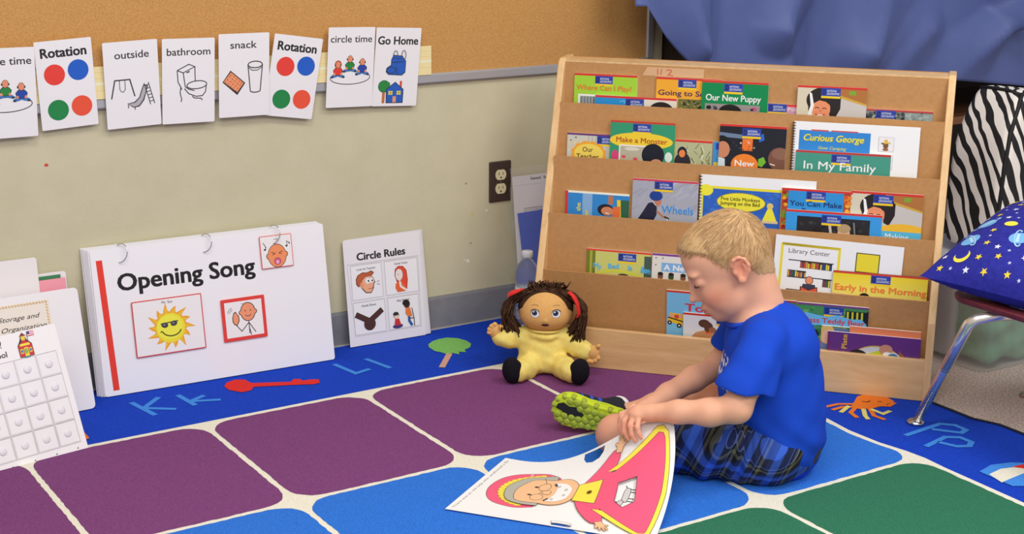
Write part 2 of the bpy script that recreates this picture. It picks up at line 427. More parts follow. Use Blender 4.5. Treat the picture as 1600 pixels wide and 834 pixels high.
for pts in ([(1.055, -.149), (1.075, -.26)], [(1.123, -.148), (1.066, -.203)], [(1.07, -.203), (1.13, -.247)],
            [(1.167, -.157), (1.178, -.246)], [(1.22, -.193), (1.172, -.217)], [(1.177, -.215), (1.243, -.241)],
            [(1.59, -.143), (1.605, -.237), (1.651, -.224)], [(1.679, -.147), (1.699, -.245)],
            [(2.470, -1.264), (2.595, -1.254), (2.617, -1.278), (2.616, -1.312), (2.592, -1.319), (2.552, -1.268)],
            [(2.459, -1.335), (2.54, -1.318), (2.567, -1.337), (2.567, -1.37), (2.544, -1.384), (2.518, -1.37), (2.503, -1.33)]):
    A.line(pts, .0135, LET)
A.k += 1
A.poly([(1.877, -.126), (1.9, -.108), (1.924, -.1), (1.95, -.1), (1.972, -.12), (1.981, -.15), (1.978, -.18), (1.96, -.205), (1.936, -.216), (1.93, -.235), (1.915, -.222), (1.905, -.242), (1.895, -.222), (1.878, -.228), (1.873, -.202), (1.864, -.185), (1.866, -.15)], fuzz((118, 176, 92)))
A.line([(1.886, -.223), (1.813, -.309)], .016, fuzz((196, 150, 130)), up=False)
A.poly([(1.285, -.16), (1.30, -.136), (1.327, -.125), (1.348, -.138), (1.352, -.17), (1.439, -.212), (1.452, -.197), (1.467, -.204), (1.466, -.219), (1.485, -.22), (1.505, -.23), (1.497, -.255), (1.48, -.258), (1.439, -.238), (1.345, -.199), (1.33, -.219), (1.305, -.22), (1.286, -.19)], fuzz((212, 45, 40)), up=False)
ORA = fuzz((236, 112, 40)); YEL = fuzz((214, 196, 110))
A.poly([(2.535, -1.041), (2.565, -1.02), (2.60, -1.02), (2.625, -1.05), (2.616, -1.093), (2.58, -1.099), (2.539, -1.10), (2.506, -1.088), (2.500, -1.065)], ORA)
for pts, c in (([(2.52, -1.055), (2.486, -1.035), (2.444, -1.033)], ORA), ([(2.506, -1.069), (2.48, -1.055), (2.446, -1.057)], ORA), ([(2.505, -1.074), (2.47, -1.093), (2.459, -1.126)], ORA),
               ([(2.531, -1.093), (2.502, -1.137), (2.505, -1.169)], ORA), ([(2.499, -1.058), (2.451, -1.08)], YEL), ([(2.514, -1.091), (2.484, -1.126), (2.473, -1.147)], YEL),
               ([(2.529, -1.1), (2.529, -1.139), (2.559, -1.134)], YEL), ([(2.557, -1.09), (2.581, -1.108), (2.61, -1.099)], ORA)): A.line(pts, .011, c, up=False)
A.k += 1; A.line([(2.548, -1.052), (2.556, -1.062), (2.568, -1.06)], .004, fuzz((60, 30, 20)))
A.line([(2.58, -1.072), (2.588, -1.078)], .004, fuzz((60, 30, 20)), up=False)
A.poly([(2.446, -1.496), (2.496, -1.484), (2.546, -1.498), (2.60, -1.54), (2.62, -1.60), (2.50, -1.62), (2.443, -1.585)], fuzz((62, 130, 222), .1))
A.poly([(2.452, -1.517), (2.497, -1.51), (2.535, -1.521), (2.545, -1.55), (2.476, -1.556), (2.439, -1.561)], fuzz(WHITE, .06))
A.poly([(2.525, -1.515), (2.575, -1.52), (2.60, -1.55), (2.56, -1.56)], fuzz((212, 45, 40)))
A.poly([(.86, -.24), (.901, -.262), (.90, -.325), (.88, -.34), (.80, -.33)], ORA)
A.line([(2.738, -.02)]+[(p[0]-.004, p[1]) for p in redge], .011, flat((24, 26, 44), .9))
o = art_obj('rug', base, A, extra=[fuzz(BLUE, .12)], z0=.0085)
tag(o, 'blue bordered classroom rug with purple, blue and green squares and letters', 'rug')

# ------------------------------------------------------------------ cork bulletin board with its sentence strip
t = thing('bulletin_board', 'long brown cork bulletin board with aluminium frame on the wall', 'bulletin board', Matrix.Translation((0, 0, .69)))
cork = noisy('cork', (180, 130, 72), (204, 154, 94), 330, rough=.9, bump=.35, detail=5, lo=.33, hi=.67)
mb = MB(); mb.box((-2.1, -.010, .018), (2.675, -.0005, 1.25)); mb.obj('cork_panel', cork, t)
alu = flat((186, 186, 190), .38, .55)
mb = MB(); mb.prism([(-.0005, 0), (-.014, 0), (-.016, .003), (-.016, .021), (-.012, .025), (-.0005, .025)], -2.1, 2.69, axes=(1, 2, 0)); mb.obj('frame_rail', alu, t)
mb = MB(); mb.prism([(2.668, -.0005), (2.668, -.012), (2.672, -.016), (2.689, -.016), (2.692, -.0005)], .025, 1.25, axes=(0, 1, 2)); mb.obj('frame_rail', alu, t)
# cream sentence strip behind the cards, two pieces end to end
base, mats = sheet(1.77, .076, .0012, (238, 214, 160)); A = Art(.001, eps=4e-5)
for y in (14, 28, 56): A.line([(0, y), (1770, y)], .9, (222, 186, 128), up=False)
A.line([(0, 40), (1770, 40)], 6, (244, 228, 196), up=False)
o = art_obj('sentence_strip', base, A, None, frame((.183, -.0175, .789), X3, Z3, (0, -1, 0)), extra=mats)
tag(o, 'cream lined sentence strip taped along the bottom of the cork board', 'paper strip')

# ------------------------------------------------------------------ schedule cards
CW = (233, 228, 229)
INK = (52, 48, 50)
def sit_kid(A, x, y, s, shirt, hair=None):
    A.ell(x-9*s, y+27*s, 13*s, 4.5*s, (62, 118, 184), rot=-14, up=True); A.ell(x+9*s, y+27*s, 13*s, 4.5*s, (62, 118, 184), rot=14, up=False)
    A.ell(x-17*s, y+31*s, 4*s, 2.5*s, INK); A.ell(x+17*s, y+31*s, 4*s, 2.5*s, INK, up=False)
    A.poly([(x-8*s, y+4*s), (x+8*s, y+4*s), (x+15*s, y+12*s), (x+12*s, y+22*s), (x+9*s, y+26*s), (x-9*s, y+26*s), (x-12*s, y+22*s), (x-15*s, y+12*s)], INK)
    A.poly([(x-7*s, y+5.5*s), (x+7*s, y+5.5*s), (x+13.5*s, y+12.5*s), (x+10.5*s, y+21*s), (x+8*s, y+24.5*s), (x-8*s, y+24.5*s), (x-10.5*s, y+21*s), (x-13.5*s, y+12.5*s)], shirt)
    A.ell(x-10*s, y+22*s, 3*s, 4*s, (224, 140, 100)); A.ell(x+10*s, y+22*s, 3*s, 4*s, (224, 140, 100), up=False)
    if hair: A.ell(x, y-4*s, 10.5*s, 12*s, hair)
    A.ell(x, y-4*s, 8*s, 10*s, INK); A.ell(x-8*s, y-3*s, 2.4*s, 3*s, INK, up=False); A.ell(x+8*s, y-3*s, 2.4*s, 3*s, INK, up=False)
    A.ell(x, y-4*s, 7*s, 9*s, (226, 140, 104))
def art_circle(A):
    A.text('circle time', 65, 38, 17, INK, w=116, al='C', bold=.012)
    A.oell(65, 128, 56, 17, 2, INK, rot=-1)
    sit_kid(A, 30, 98, .92, (222, 60, 50), (190, 90, 50)); sit_kid(A, 63, 84, .92, (44, 130, 64)); sit_kid(A, 98, 92, .92, (40, 70, 160))
def art_rotation(A):
    A.text('Rotation', 65, 38, 21, (44, 40, 42), w=104, al='C', bold=.035)
    for x, y, c in ((40, 78, (224, 66, 56)), (95, 72, (36, 92, 190)), (41, 160, (34, 130, 70)), (96, 156, (228, 84, 58))): A.ell(x, y, 24, c=c, n=40)
def art_outside(A):
    A.text('outside', 68, 40, 17, INK, w=82, al='C', bold=.012)
    A.line([(14, 133), (24, 90), (60, 90), (70, 131)], 3, INK); A.line([(35, 91), (35, 112), (39, 118), (44, 118), (48, 112), (48, 91)], 1.6, INK)
    A.poly([(50, 147), (68, 144), (80, 134), (86, 118), (92, 104), (103, 108), (98, 124), (92, 142), (80, 156), (66, 158)], INK)
    A.poly([(53, 148), (70, 146), (82, 135), (88, 119), (93, 107), (100, 110), (95, 126), (89, 141), (79, 153), (67, 156)], (176, 172, 176))
    A.line([(94, 102), (107, 154)], 2, INK); A.line([(104, 100), (117, 152)], 2, INK, up=False)
    for i in range(6): f = .1+i*.15; A.line([(94+13*f, 102+52*f), (104+13*f, 100+52*f)], 1.8, INK, up=False)
    A.line([(53, 150), (53, 158)], 2, INK, up=False); A.line([(69, 157), (69, 163)], 2, INK, up=False)
def art_bathroom(A):
    A.text('bathroom', 66, 40, 17, INK, w=108, al='C', bold=.012)
    for p in ([(37, 76), (66, 62), (81, 68), (52, 82), (37, 76)], [(52, 82), (57, 116)], [(81, 68), (82, 104)], [(37, 76), (39, 104), (46, 116), (48, 122)], [(46, 116), (44, 130), (48, 146), (46, 152)],
              [(55, 120), (66, 133), (84, 140), (100, 139), (108, 129), (110, 112)], [(74, 139), (80, 144), (96, 145), (100, 150)], [(57, 116), (66, 122), (80, 126)]): A.line(p, 2.3, INK, up=False)
    A.oell(86, 112, 25, 9.5, 2.3, INK, rot=-4); A.line([(60, 82), (68, 79)], 3, INK)
def art_snack(A):
    A.text('snack', 64, 36, 17, INK, w=68, al='C', bold=.012)
    A.poly([(9, 117), (30, 89), (68, 121), (47, 150)], INK); A.poly([(12, 116), (31, 93), (64, 121), (47, 143)], (236, 146, 102))
    q = random.Random(3)
    for i in range(5):
        for j in range(4):
            u, v = (i+.5)/5, (j+.5)/4; A.ell(12+19*v+33*u+q.uniform(-1, 1), 117-23*v+27*u+q.uniform(-1, 1), 1.3, c=INK, n=8, up=False)
    A.oell(94, 77, 18.5, 8, 2.4, INK); A.line([(75, 77), (81, 141)], 2.4, INK); A.line([(113, 77), (107, 141)], 2.4, INK, up=False); A.oell(94, 141, 13, 4.5, 2.4, INK, a0=0, a1=180); A.line([(77, 84), (86, 91), (100, 91), (111, 84)], 1.8, INK)
def art_home(A):
    A.text('Go Home', 65, 43, 20, (44, 40, 42), w=116, al='C', bold=.03)
    B_ = (42, 92, 182)
    A.oell(60, 72, 6, 12, 4, (150, 150, 158)); A.oell(84, 72, 6, 13, 4, (150, 150, 158), up=False) if False else A.oell(84, 72, 6, 13, 4, (150, 150, 158))
    A.poly([(48, 82), (54, 70), (80, 72), (92, 86), (92, 116), (82, 124), (42, 122), (34, 114), (36, 104), (48, 96)], INK); A.poly([(50, 82), (55, 72), (79, 74), (90, 87), (90, 115), (81, 122), (43, 120), (36, 113), (38, 105), (50, 97)], B_)
    A.line([(50, 90), (86, 88)], 2, INK); A.oell(50, 110, 13, 8, 1.6, INK); A.line([(64, 100), (68, 122)], 1.6, INK); A.line([(54, 78), (80, 80)], 1.6, INK, up=False)
    A.rect(28, 158, 36, 196, (190, 110, 60)); A.ell(32, 152, 17, 16, (30, 70, 40)); A.ell(32, 152, 15.5, 14.5, (46, 132, 66)); A.ell(24, 147, 8, c=(46, 132, 66), up=False); A.ell(42, 148, 8, c=(46, 132, 66), up=False)
    A.rect(78, 138, 84, 156, (206, 70, 50)); A.poly([(38, 160), (64, 140), (90, 160), (90, 196), (40, 196)], INK); A.poly([(40, 161), (64, 142.5), (88, 161), (88, 194), (42, 194)], B_)
    for x in (52, 76): A.rect(x-6, 164, x+6, 174, (244, 214, 80)); A.line([(x, 164), (x, 174)], 1, INK); A.line([(x-6, 169), (x+6, 169)], 1, INK)
    A.rect(59, 178, 69, 194, (216, 150, 120)); A.rect(63, 184, 66, 187, (230, 200, 60))
cards = [(.853, .744, 0, .5, art_circle, 'white circle time schedule card at the left edge of the board, cut by the frame', -.030),
         (.990, .755, .0, -2.7, art_rotation, 'white Rotation card with four coloured dots between circle time and outside cards', -.024),
         (1.143, .744, 0, -1.4, art_outside, 'white outside schedule card with a swing set and slide drawing', -.026),
         (1.280, .743, 0, 1.3, art_bathroom, 'white bathroom schedule card with a toilet drawing', -.029),
         (1.421, .748, 0, .7, art_snack, 'white snack schedule card with a cracker and a glass', -.032),
         (1.554, .734, 0, 9.0, art_rotation, 'white tilted Rotation card with four coloured dots right of the snack card', -.026),
         (1.712, .748, 0, 2.2, art_circle, 'white circle time card beside the Go Home card, three children drawn sitting', -.027),
         (1.846, .740, 0, 3.4, art_home, 'white Go Home schedule card with blue backpack and house', -.024)]
for i, (cx, cz, _, tilt, fn, lab, y) in enumerate(cards):
    base, mats = sheet(.131, .204, .0008, CW, .003, .4); A = Art(.001, eps=2.5e-5, rough=.45); fn(A)
    a = -math.radians(tilt); ex = Vector((math.cos(a), 0, math.sin(a))); up = Vector((-math.sin(a), 0, math.cos(a)))
    lean = .022; n = Vector((0, -1, 0))
    nz = (n + up*-.06).normalized(); up2 = nz.cross(ex)      # bottoms stand a little off the wall
    org = Vector((cx, y, cz)) - ex*.0655 + up2*.102
    o = art_obj('schedule_card', base, A, None, frame(org, ex, up2, nz), rough=.45, extra=mats); tag(o, lab, 'card', 'schedule cards on the cork board')

# ------------------------------------------------------------------ wall outlet
t = thing('wall_outlet', 'dark brown wall outlet plate with two cream sockets', 'outlet', frame((2.178, 0, .4), X3, Z3, (0, -1, 0)))
mb = MB(); mb.box((-.035, -.0572, -.002), (.035, .0572, .0062), bev=.003); mb.obj('cover_plate', flat((66, 52, 46), .35, spec=.5), t)
for s in (1, -1):
    mb = MB(); P = []
    for k in range(40):
        a = 2*math.pi*k/40; x, y = .0172*math.cos(a), max(-.0142, min(.0142, .0172*math.sin(a))); P.append((x, y+s*.0195))
    mb.prism(P, .004, .0082)
    for x, h in ((-.0065, .008), (.0065, .0065)): mb.box((x-.0011, s*.0195+.0035-h/2, .006), (x+.0011, s*.0195+.0035+h/2, .00845), 1)
    mb.prism([(.0028*math.cos(a/8*2*math.pi), s*.0195-.0075+.0028*math.sin(a/8*2*math.pi)) for a in range(8)], .006, .00845, 1)
    mb.obj('socket', [flat((222, 212, 170), .4), flat((70, 60, 50), .5)], t)
mb = MB(); mb.lathe([(.0028, 0), (.0026, .001), (.0, .0015)], 14, org=(0, 0, .006)); mb.obj('screw', flat((150, 140, 120), .3, .8), t)
# ================================================================== the slanted book display shelf
FLp = Vector((2.0372, -.3925, 0)); E1 = Vector((.654, -.7565, 0)).normalized(); NB = Vector((.7565, .654, 0)).normalized()
SW = .988
SHM = frame(FLp, E1, NB, Vector((0, 0, 1)))          # local: x along the front, y backwards, z up
t = thing('book_display_shelf', 'wooden five tier book display shelf full of picture books', 'bookshelf', SHM)
birch = None
def wood(name, c1, c2, axis_scale, sc=6):
    if name in _mats: return _mats[name]
    m, nt, b = nodes_of(name); L = nt.links; tc = N(nt, 'ShaderNodeTexCoord'); mp = N(nt, 'ShaderNodeMapping'); mp.inputs['Scale'].default_value = axis_scale
    L.new(tc.outputs['Object'], mp.inputs[0]); n1 = N(nt, 'ShaderNodeTexNoise', i_Scale=sc, i_Detail=6, i_Roughness=.65, i_Distortion=.6); L.new(mp.outputs[0], n1.inputs['Vector'])
    r = ramp(nt, [(.3, c1), (.7, c2)]); L.new(n1.outputs['Fac'], r.inputs[0]); L.new(r.outputs[0], b.inputs['Base Color']); b.inputs['Roughness'].default_value = .42
    b.inputs['Specular IOR Level'].default_value = .4; _mats[name] = m; return m
birch = wood('birch', (200, 158, 106), (220, 182, 132), (1.2, 8, 9), 5)
edgew = wood('maple_edge', (208, 166, 112), (228, 192, 142), (8, 8, 1.2), 6)
mdf = noisy('hardboard', (177, 129, 79), (184, 136, 86), 90, rough=.6, detail=6, spec=.3, bump=.05, bscale=300)
prof = [(0, .009), (0, .205), (.197, .745), (.205, .760), (.218, .768), (.232, .768), (.30, .768), (.30, .009)]
for x0, x1 in ((0, .018), (SW-.018, SW)):
    mb = MB(); mb.prism(prof, x0, x1, axes=(1, 2, 0)); o = mb.obj('side_panel', edgew, t); md = o.modifiers.new('b', 'BEVEL'); md.width = .0025; md.segments = 2; md.limit_method = 'ANGLE'
LIP = [(.21, .76), (.163, .661), (.110, .531), (.064, .3915), (.018, .2535), (.0, .113)]     # depth and height of each panel's top edge
TH = .006
PAN = []
for i in range(5):
    d, z = LIP[i]; d2, z2 = LIP[i+1]; zb = z2-(.085 if i < 4 else .092); db = d2+(.034 if i < 4 else .047); PAN.append((d, z, db, zb))
    mb = MB(); mb.prism([(d, z), (d+TH, z), (db+TH, zb), (db, zb)], .0175, SW-.0175, axes=(1, 2, 0)); mb.obj('tier_panel', mdf, t)
    dn = (d2+TH+(LIP[i+2][0]+(.034 if i+1 < 4 else .047)-d2)*(.085/(z2-LIP[i+2][1]+(.085 if i+1 < 4 else .092)))) if i < 4 else .016
    mb = MB(); mb.box((.0175, dn-TH*.5, zb-.006), (SW-.0175, db+TH, zb)); mb.obj('pocket_floor', mdf, t)
mb = MB(); mb.box((.0175, .002, .0095), (SW-.0175, .0175, .113), bev=.0015); mb.obj('front_board', birch, t)
mb = MB(); mb.box((.0175, .285, .012), (SW-.0175, .292, .765)); mb.obj('back_panel', mdf, t)
mb = MB(); mb.box((.0175, .21, .752), (SW-.0175, .29, .764)); mb.obj('top_board', edgew, t)
# tape with the room number, stuck on the top panel
def pan_frame(i, off=0.0):
    """frame on tier panel i: origin at its top edge (x=0), x along, y up the panel, z out of it; off metres in front"""
    d, z, db, zb = PAN[i]; up = Vector((0, d-db, z-zb)).normalized(); nz = Vector((1, 0, 0)).cross(up)
    return Vector((0, d, z))+nz*off, up, nz
def on_panel(i, x, y, off=0.0):
    o, up, nz = pan_frame(i, off); return SHM @ frame(o+Vector((x, 0, 0))+up*y, (1, 0, 0), up, nz)
# ================================================================== picture books on the shelf (artwork in units of 1.6 mm)
PX = .0016
RED = (206, 52, 40); NAVY = (44, 66, 160); GOLD = (240, 196, 40)
def emblem(A, x, y, dark=(26, 30, 60)):
    A.rect(x, y, x+29, y+12.5, NAVY); A.rect(x, y+12.5, x+29, y+15.8, GOLD, up=False)
    A.rect(x+2.2, y+2.4, x+6.6, y+10.2, dark); A.rect(x+3.4, y+3.8, x+5.4, y+8.8, NAVY)
    A.text('NATIONAL', x+8.2, y+6, 3.2, (214, 220, 240), w=15, shear=.2, bold=.01); A.text('GEOGRAPHIC', x+8.2, y+10.4, 3.2, (214, 220, 240), w=19.5, shear=.2, bold=.01)
def top(A, w, c=RED, h=3.4): A.rect(0, 0, w, h, c)
def speck(A, x0, y0, x1, y1, cs, n, seed, r=(1, 3)):
    q = random.Random(seed)
    for i in range(n):
        rr = q.uniform(*r); A.poly([(q.uniform(-.3, .3)*rr+xx, q.uniform(-.3, .3)*rr+yy) for xx, yy in [(0, 0)]] and
               [(min(x1, max(x0, cx+rr*math.cos(a))), min(y1, max(y0, cy+rr*.8*math.sin(a)))) for cx, cy in [(q.uniform(x0+rr, x1-rr), q.uniform(y0+rr, y1-rr))] for a in [k*1.05+q.uniform(-.3, .3) for k in range(6)]], q.choice(cs), up=False)
    A.k += 1
SKIN = (214, 146, 104); DSKIN = (128, 84, 60); HAIR_ = (38, 32, 32)
def b_where(A, w, h):
    A.rect(0, 0, w, h, (158, 204, 56)); top(A, w); emblem(A, 34, 3)
    A.text('Where Can I Play?', 4, 26, 8, (226, 112, 48), w=90, bold=.012)
    A.rect(7, 33, 81, h, (238, 236, 226)); A.rect(10, 36, 79, h, (150, 156, 156))
    for k in range(6): A.rect(12+k*5, 37, 14+k*5, h, (104, 112, 116), up=False)
def b_bluehead(A, w, h):
    A.rect(0, 0, w, h, (38, 140, 206)); A.rect(80, 0, w, h, (222, 214, 200)); top(A, w)
    A.ell(108, 21, 20, 15, HAIR_); A.ell(108, 28, 14, 14, DSKIN); emblem(A, 50, 3.5); A.line([(40, 9), (48, 7), (48, 12)], 1.5, (90, 190, 235))
def b_school(A, w, h):
    A.rect(0, 0, w, h, (246, 164, 46)); top(A, w); emblem(A, 35, 2.5)
    A.text('Going to School', 4, 28, 8, (70, 44, 90), w=100, bold=.016)
    A.rect(36, 33, 80, h, (110, 110, 60)); speck(A, 36, 33, 80, 56, [(70, 84, 40), (160, 150, 80), (60, 50, 40)], 60, 1)
def b_puppy(A, w, h):
    A.rect(0, 0, w, h, (8, 132, 74)); top(A, w); emblem(A, 35, 4)
    A.text('Our New Puppy', 7, 31, 9.6, (240, 242, 236), w=86, bold=.02)
    A.rect(6, 36, 92, h, (150, 140, 140)); speck(A, 6, 36, 92, h, [(60, 60, 70), (220, 210, 210), (190, 80, 130), (80, 110, 80), (30, 30, 30)], 40, 4, (2, 5))
    A.ell(46, 48, 18, 12, (30, 26, 26)); A.ell(46, 58, 12, 10, DSKIN)
def b_sliver(A, w, h):
    A.rect(0, 0, w, h, (200, 150, 170)); top(A, w); emblem(A, 36, 0); A.text('Pets', 67, 10, 5, (244, 220, 230), w=18)
def girl(A, w, h):
    A.rect(0, 0, w, h, (196, 190, 184)); A.rect(0, 0, 28, h, (208, 200, 176))
    A.poly([(60, 3), (w, 3), (w, 27), (62, 14)], (170, 110, 56)); A.poly([(60, 12), (w, 25), (w, 28), (60, 16)], (200, 160, 60)); A.poly([(78, 6), (88, 6), (88, 12), (78, 12)], (120, 160, 50))
    A.ell(40, 22, 26, 20, HAIR_); A.poly([(48, 14), (66, 16), (66, 34), (58, 50), (50, 46)], HAIR_, up=False); A.poly([(16, 16), (30, 12), (28, 40), (18, 42)], HAIR_, up=False)
    A.ell(37, 35, 14, 17, (222, 140, 100)); A.poly([(24, 28), (30, 16), (50, 18), (54, 32), (44, 24), (34, 22)], HAIR_)
    A.poly([(18, 10), (22, 12), (26, 30), (22, 48), (17, 44), (21, 30)], (232, 232, 230)); A.oell(36, 41, 7, 5, 1.8, (186, 60, 56), a0=15, a1=165); A.ell(36, 45.4, 5, 1.4, (240, 232, 228)); A.oell(31, 35, 3, 2, 1.2, HAIR_, a0=190, a1=350); A.oell(42, 35.5, 3, 2, 1.2, HAIR_, a0=190, a1=350); A.ell(36, 38, 2, 1.4, (204, 118, 84))
def b_girl(A, w, h): girl(A, w, h); top(A, w); emblem(A, 36, 2.5)
def b_making(A, w, h):
    girl(A, w, h); top(A, w); A.ell(80, 64, 44, 18, (236, 180, 50)); A.rect(46, 58, w, h, (84, 178, 214)); emblem(A, 33, 4)
    A.text('Making', 54, 70, 8.5, (244, 240, 236), w=34, bold=.01); A.text('a Valentine', 52, 84, 8.5, (244, 240, 236), w=48, bold=.01)
def b_gray(A, w, h):
    A.rect(0, 0, w, h, (124, 130, 126)); speck(A, 0, 2, w, 24, [(60, 66, 70), (90, 96, 98), (150, 158, 150), (40, 44, 48)], 70, 9, (2, 5)); A.rect(62, 4, w, h, (140, 154, 150)); speck(A, 62, 3, w, 22, [(160, 172, 166), (120, 134, 130)], 40, 3, (1.5, 3)); top(A, w, (188, 60, 60), 2.6); emblem(A, 19, 1.5)
def b_teacher(A, w, h):
    A.rect(0, 0, w, h, (196, 196, 184)); speck(A, 2, 4, 30, 32, [(60, 60, 60), (240, 190, 120), (222, 222, 214)], 24, 5, (1, 2)); 
    for k in range(9): A.rect(34+k*6, 4, 36+k*6, h, (176, 178, 172), up=False)
    top(A, w, (104, 50, 110), 3); emblem(A, 49, 3)
    P = [(36+(27+2.5*(k % 2))*math.cos(k*.2618), 32+(19+2*(k % 2))*math.sin(k*.2618)) for k in range(24)]
    A.poly(P, (244, 160, 48)); A.ell(36, 32, 24, 16, (246, 206, 90)); A.text('Our', 26, 29, 7.4, (60, 44, 40), w=17, bold=.01); A.text('Teacher', 16, 40, 7.4, (60, 44, 40), w=37, bold=.01)
def b_monster(A, w, h):
    A.rect(0, 0, w, h, (50, 146, 106)); top(A, w, (190, 60, 50)); emblem(A, 36, 4)
    A.ell(50, 31, 51, 13, (246, 200, 52)); A.text('Make a Monster', 10, 34, 8, (170, 66, 40), w=82, bold=.016)
    A.ell(9, 56, 6, 9, (206, 66, 116)); A.ell(95, 54, 6, 8, (210, 226, 214)); A.rect(15, 38, 82, h, (236, 234, 226)); A.rect(17, 40, 80, h, (178, 172, 150))
    A.ell(70, 52, 18, 18, (24, 26, 40)); A.ell(76, 66, 10, 8, (196, 140, 110)); A.ell(23, 57, 3.5, 2.5, (210, 80, 80)); A.ell(42, 60, 3.5, 3, (210, 80, 80)); A.ell(34, 68, 9, 6, (110, 90, 70)); A.ell(36, 44, 12, 3, (210, 206, 190))
def b_grass(A, w, h):
    A.rect(0, 0, w, h, (176, 178, 138)); q = random.Random(5)
    for k in range(44): x = q.uniform(30, w); y = q.uniform(4, 40); A.line([(x, y), (x+q.uniform(-9, 9), y+q.uniform(6, 12))], q.uniform(.6, 1.4), q.choice([(214, 214, 186), (110, 120, 60), (90, 96, 50), (196, 196, 160)]), up=False)
    A.k += 1; top(A, w); A.ell(58, 36, 13, 16, (44, 40, 50)); A.ell(57, 20, 7.5, 9, (36, 34, 40)); A.ell(57, 22, 5, 6, (226, 130, 70)); A.rect(0, 3, 44, h, (60, 60, 70), up=False)
def b_slip(A, w, h): A.rect(0, 0, w, h, (62, 140, 200)); A.text('s', w-10, 26, 6, (230, 230, 120)); A.rect(w-14, 2, w-2, 12, NAVY); A.rect(w-16, 32, w, h, (210, 190, 60))
def b_new(A, w, h):
    A.rect(0, 0, w, h, (30, 32, 42)); A.rect(36, 12, 52, 40, (232, 116, 44)); A.poly([(0, 13), (44, 16), (44, 22), (0, 20)], (104, 124, 150)); A.poly([(60, 16), (68, 12), (70, 22), (62, 26)], (40, 100, 190)); speck(A, 16, 24, 60, 44, [(60, 70, 60), (200, 200, 190), (96, 60, 50)], 16, 8, (1, 2)); top(A, w)
    A.ell(4, 34, 14, 16, (26, 24, 26)); A.ell(6, 40, 11, 13, (196, 130, 96)); A.poly([(0, 52), (10, 54), (14, h), (0, h)], (200, 214, 220)); A.ell(94, 50, 17, 18, (118, 78, 62)); A.ell(97, 42, 15, 9, (136, 96, 78)); A.line([(80, 58), (88, 60)], 1.5, (240, 220, 210)); A.poly([(62, 52), (70, 48), (74, 56), (68, 64), (62, 62)], (110, 180, 50))
    A.ell(41, 62, 21, 17, (240, 128, 44)); A.ell(44, 73, 22, 8, (226, 84, 90)); A.text('New', 26, 64, 9, (250, 244, 230), w=30, bold=.02); emblem(A, 35, 5)
def b_family(A, w, h):
    A.rect(0, 0, w, h, (66, 146, 128)); top(A, w, (180, 56, 56)); emblem(A, 54, 4); A.text('In My Family', 13, 28, 12, (240, 246, 242), w=108, bold=.008); A.rect(28, 33, 108, 36, (228, 232, 214))
def b_rotated(A, w, h):
    A.rect(0, 0, w, h, (50, 132, 200)); A.rect(28, 3, 44, h, (130, 170, 210)); A.rect(0, 0, 4, h, (202, 52, 52)); A.rect(4, 0, w, 3, (244, 238, 214)); A.rect(70, 4, 78, 18, (180, 116, 80)); A.rect(84, 10, w, h, (50, 96, 70)); A.poly([(84, 10), (90, 10), (94, h), (88, h)], (220, 200, 60))
    A.text('the', 25, 32, 7, (226, 214, 70), rot=-90, bold=.02); A.text('er', 38, 38, 7, (226, 214, 70), rot=-90, bold=.02); A.text('In', 14, 45, 7, (226, 214, 70), rot=-90, bold=.02)
    A.ell(66, 27, 13, 9, (40, 30, 30)); A.ell(69, 29, 10, 7, (206, 130, 92)); A.poly([(78, 22), (90, 20), (90, h), (76, h)], (226, 110, 56)); A.line([(66, 32), (72, 33)], 1.6, (240, 226, 220))
def b_wheels(A, w, h):
    A.rect(0, 0, w, h, (164, 166, 178)); q = random.Random(2)
    for k in range(26): x, y = q.uniform(-10, w), q.uniform(4, 60); A.line([(x, y), (x+q.uniform(10, 26), y-q.uniform(6, 16))], q.uniform(1.5, 4), q.choice([(178, 180, 192), (156, 158, 172), (172, 174, 186)]), up=False)
    A.k += 1; top(A, w, (200, 60, 80), 3)
    A.poly([(8, 68), (18, 52), (26, 38), (34, 36), (40, 44), (40, 56), (34, 68)], (36, 34, 56)); A.ell(41, 34, 6, 8, (190, 124, 92)); A.ell(38, 26, 10.5, 8, (30, 62, 140)); A.line([(40, 50), (50, 58), (58, 60)], 3.4, (180, 120, 88)); A.line([(52, 58), (60, 61)], 2.4, (40, 40, 44)); A.line([(57, 61), (59, 70)], 1.4, (220, 220, 224)); A.line([(32, 34), (38, 41)], 1, (220, 224, 230))
    emblem(A, 35, 3); A.text('Wheels', 48, 52, 12, (208, 218, 230), w=50, bold=.045); A.text('Wheels', 48, 52, 12, (52, 132, 204), w=50, bold=.022)
def b_pompom(A, w, h):
    A.rect(0, 0, w, h, (170, 70, 50)); speck(A, 0, 4, 12, 64, [(226, 160, 40), (150, 36, 30), (110, 140, 40), (206, 120, 50)], 26, 3, (2, 5)); speck(A, 92, 4, w, 64, [(236, 170, 40), (226, 130, 40), (200, 90, 40)], 26, 4, (2, 5)); A.rect(10, 3, 93, h, (48, 140, 206)); top(A, w); emblem(A, 37, 3)
    A.text('You Can Make', 13, 26, 7.6, (28, 56, 110), w=78, bold=.016); A.text('a Pom-pom', 22, 37, 7.6, (28, 56, 110), w=60, bold=.016)
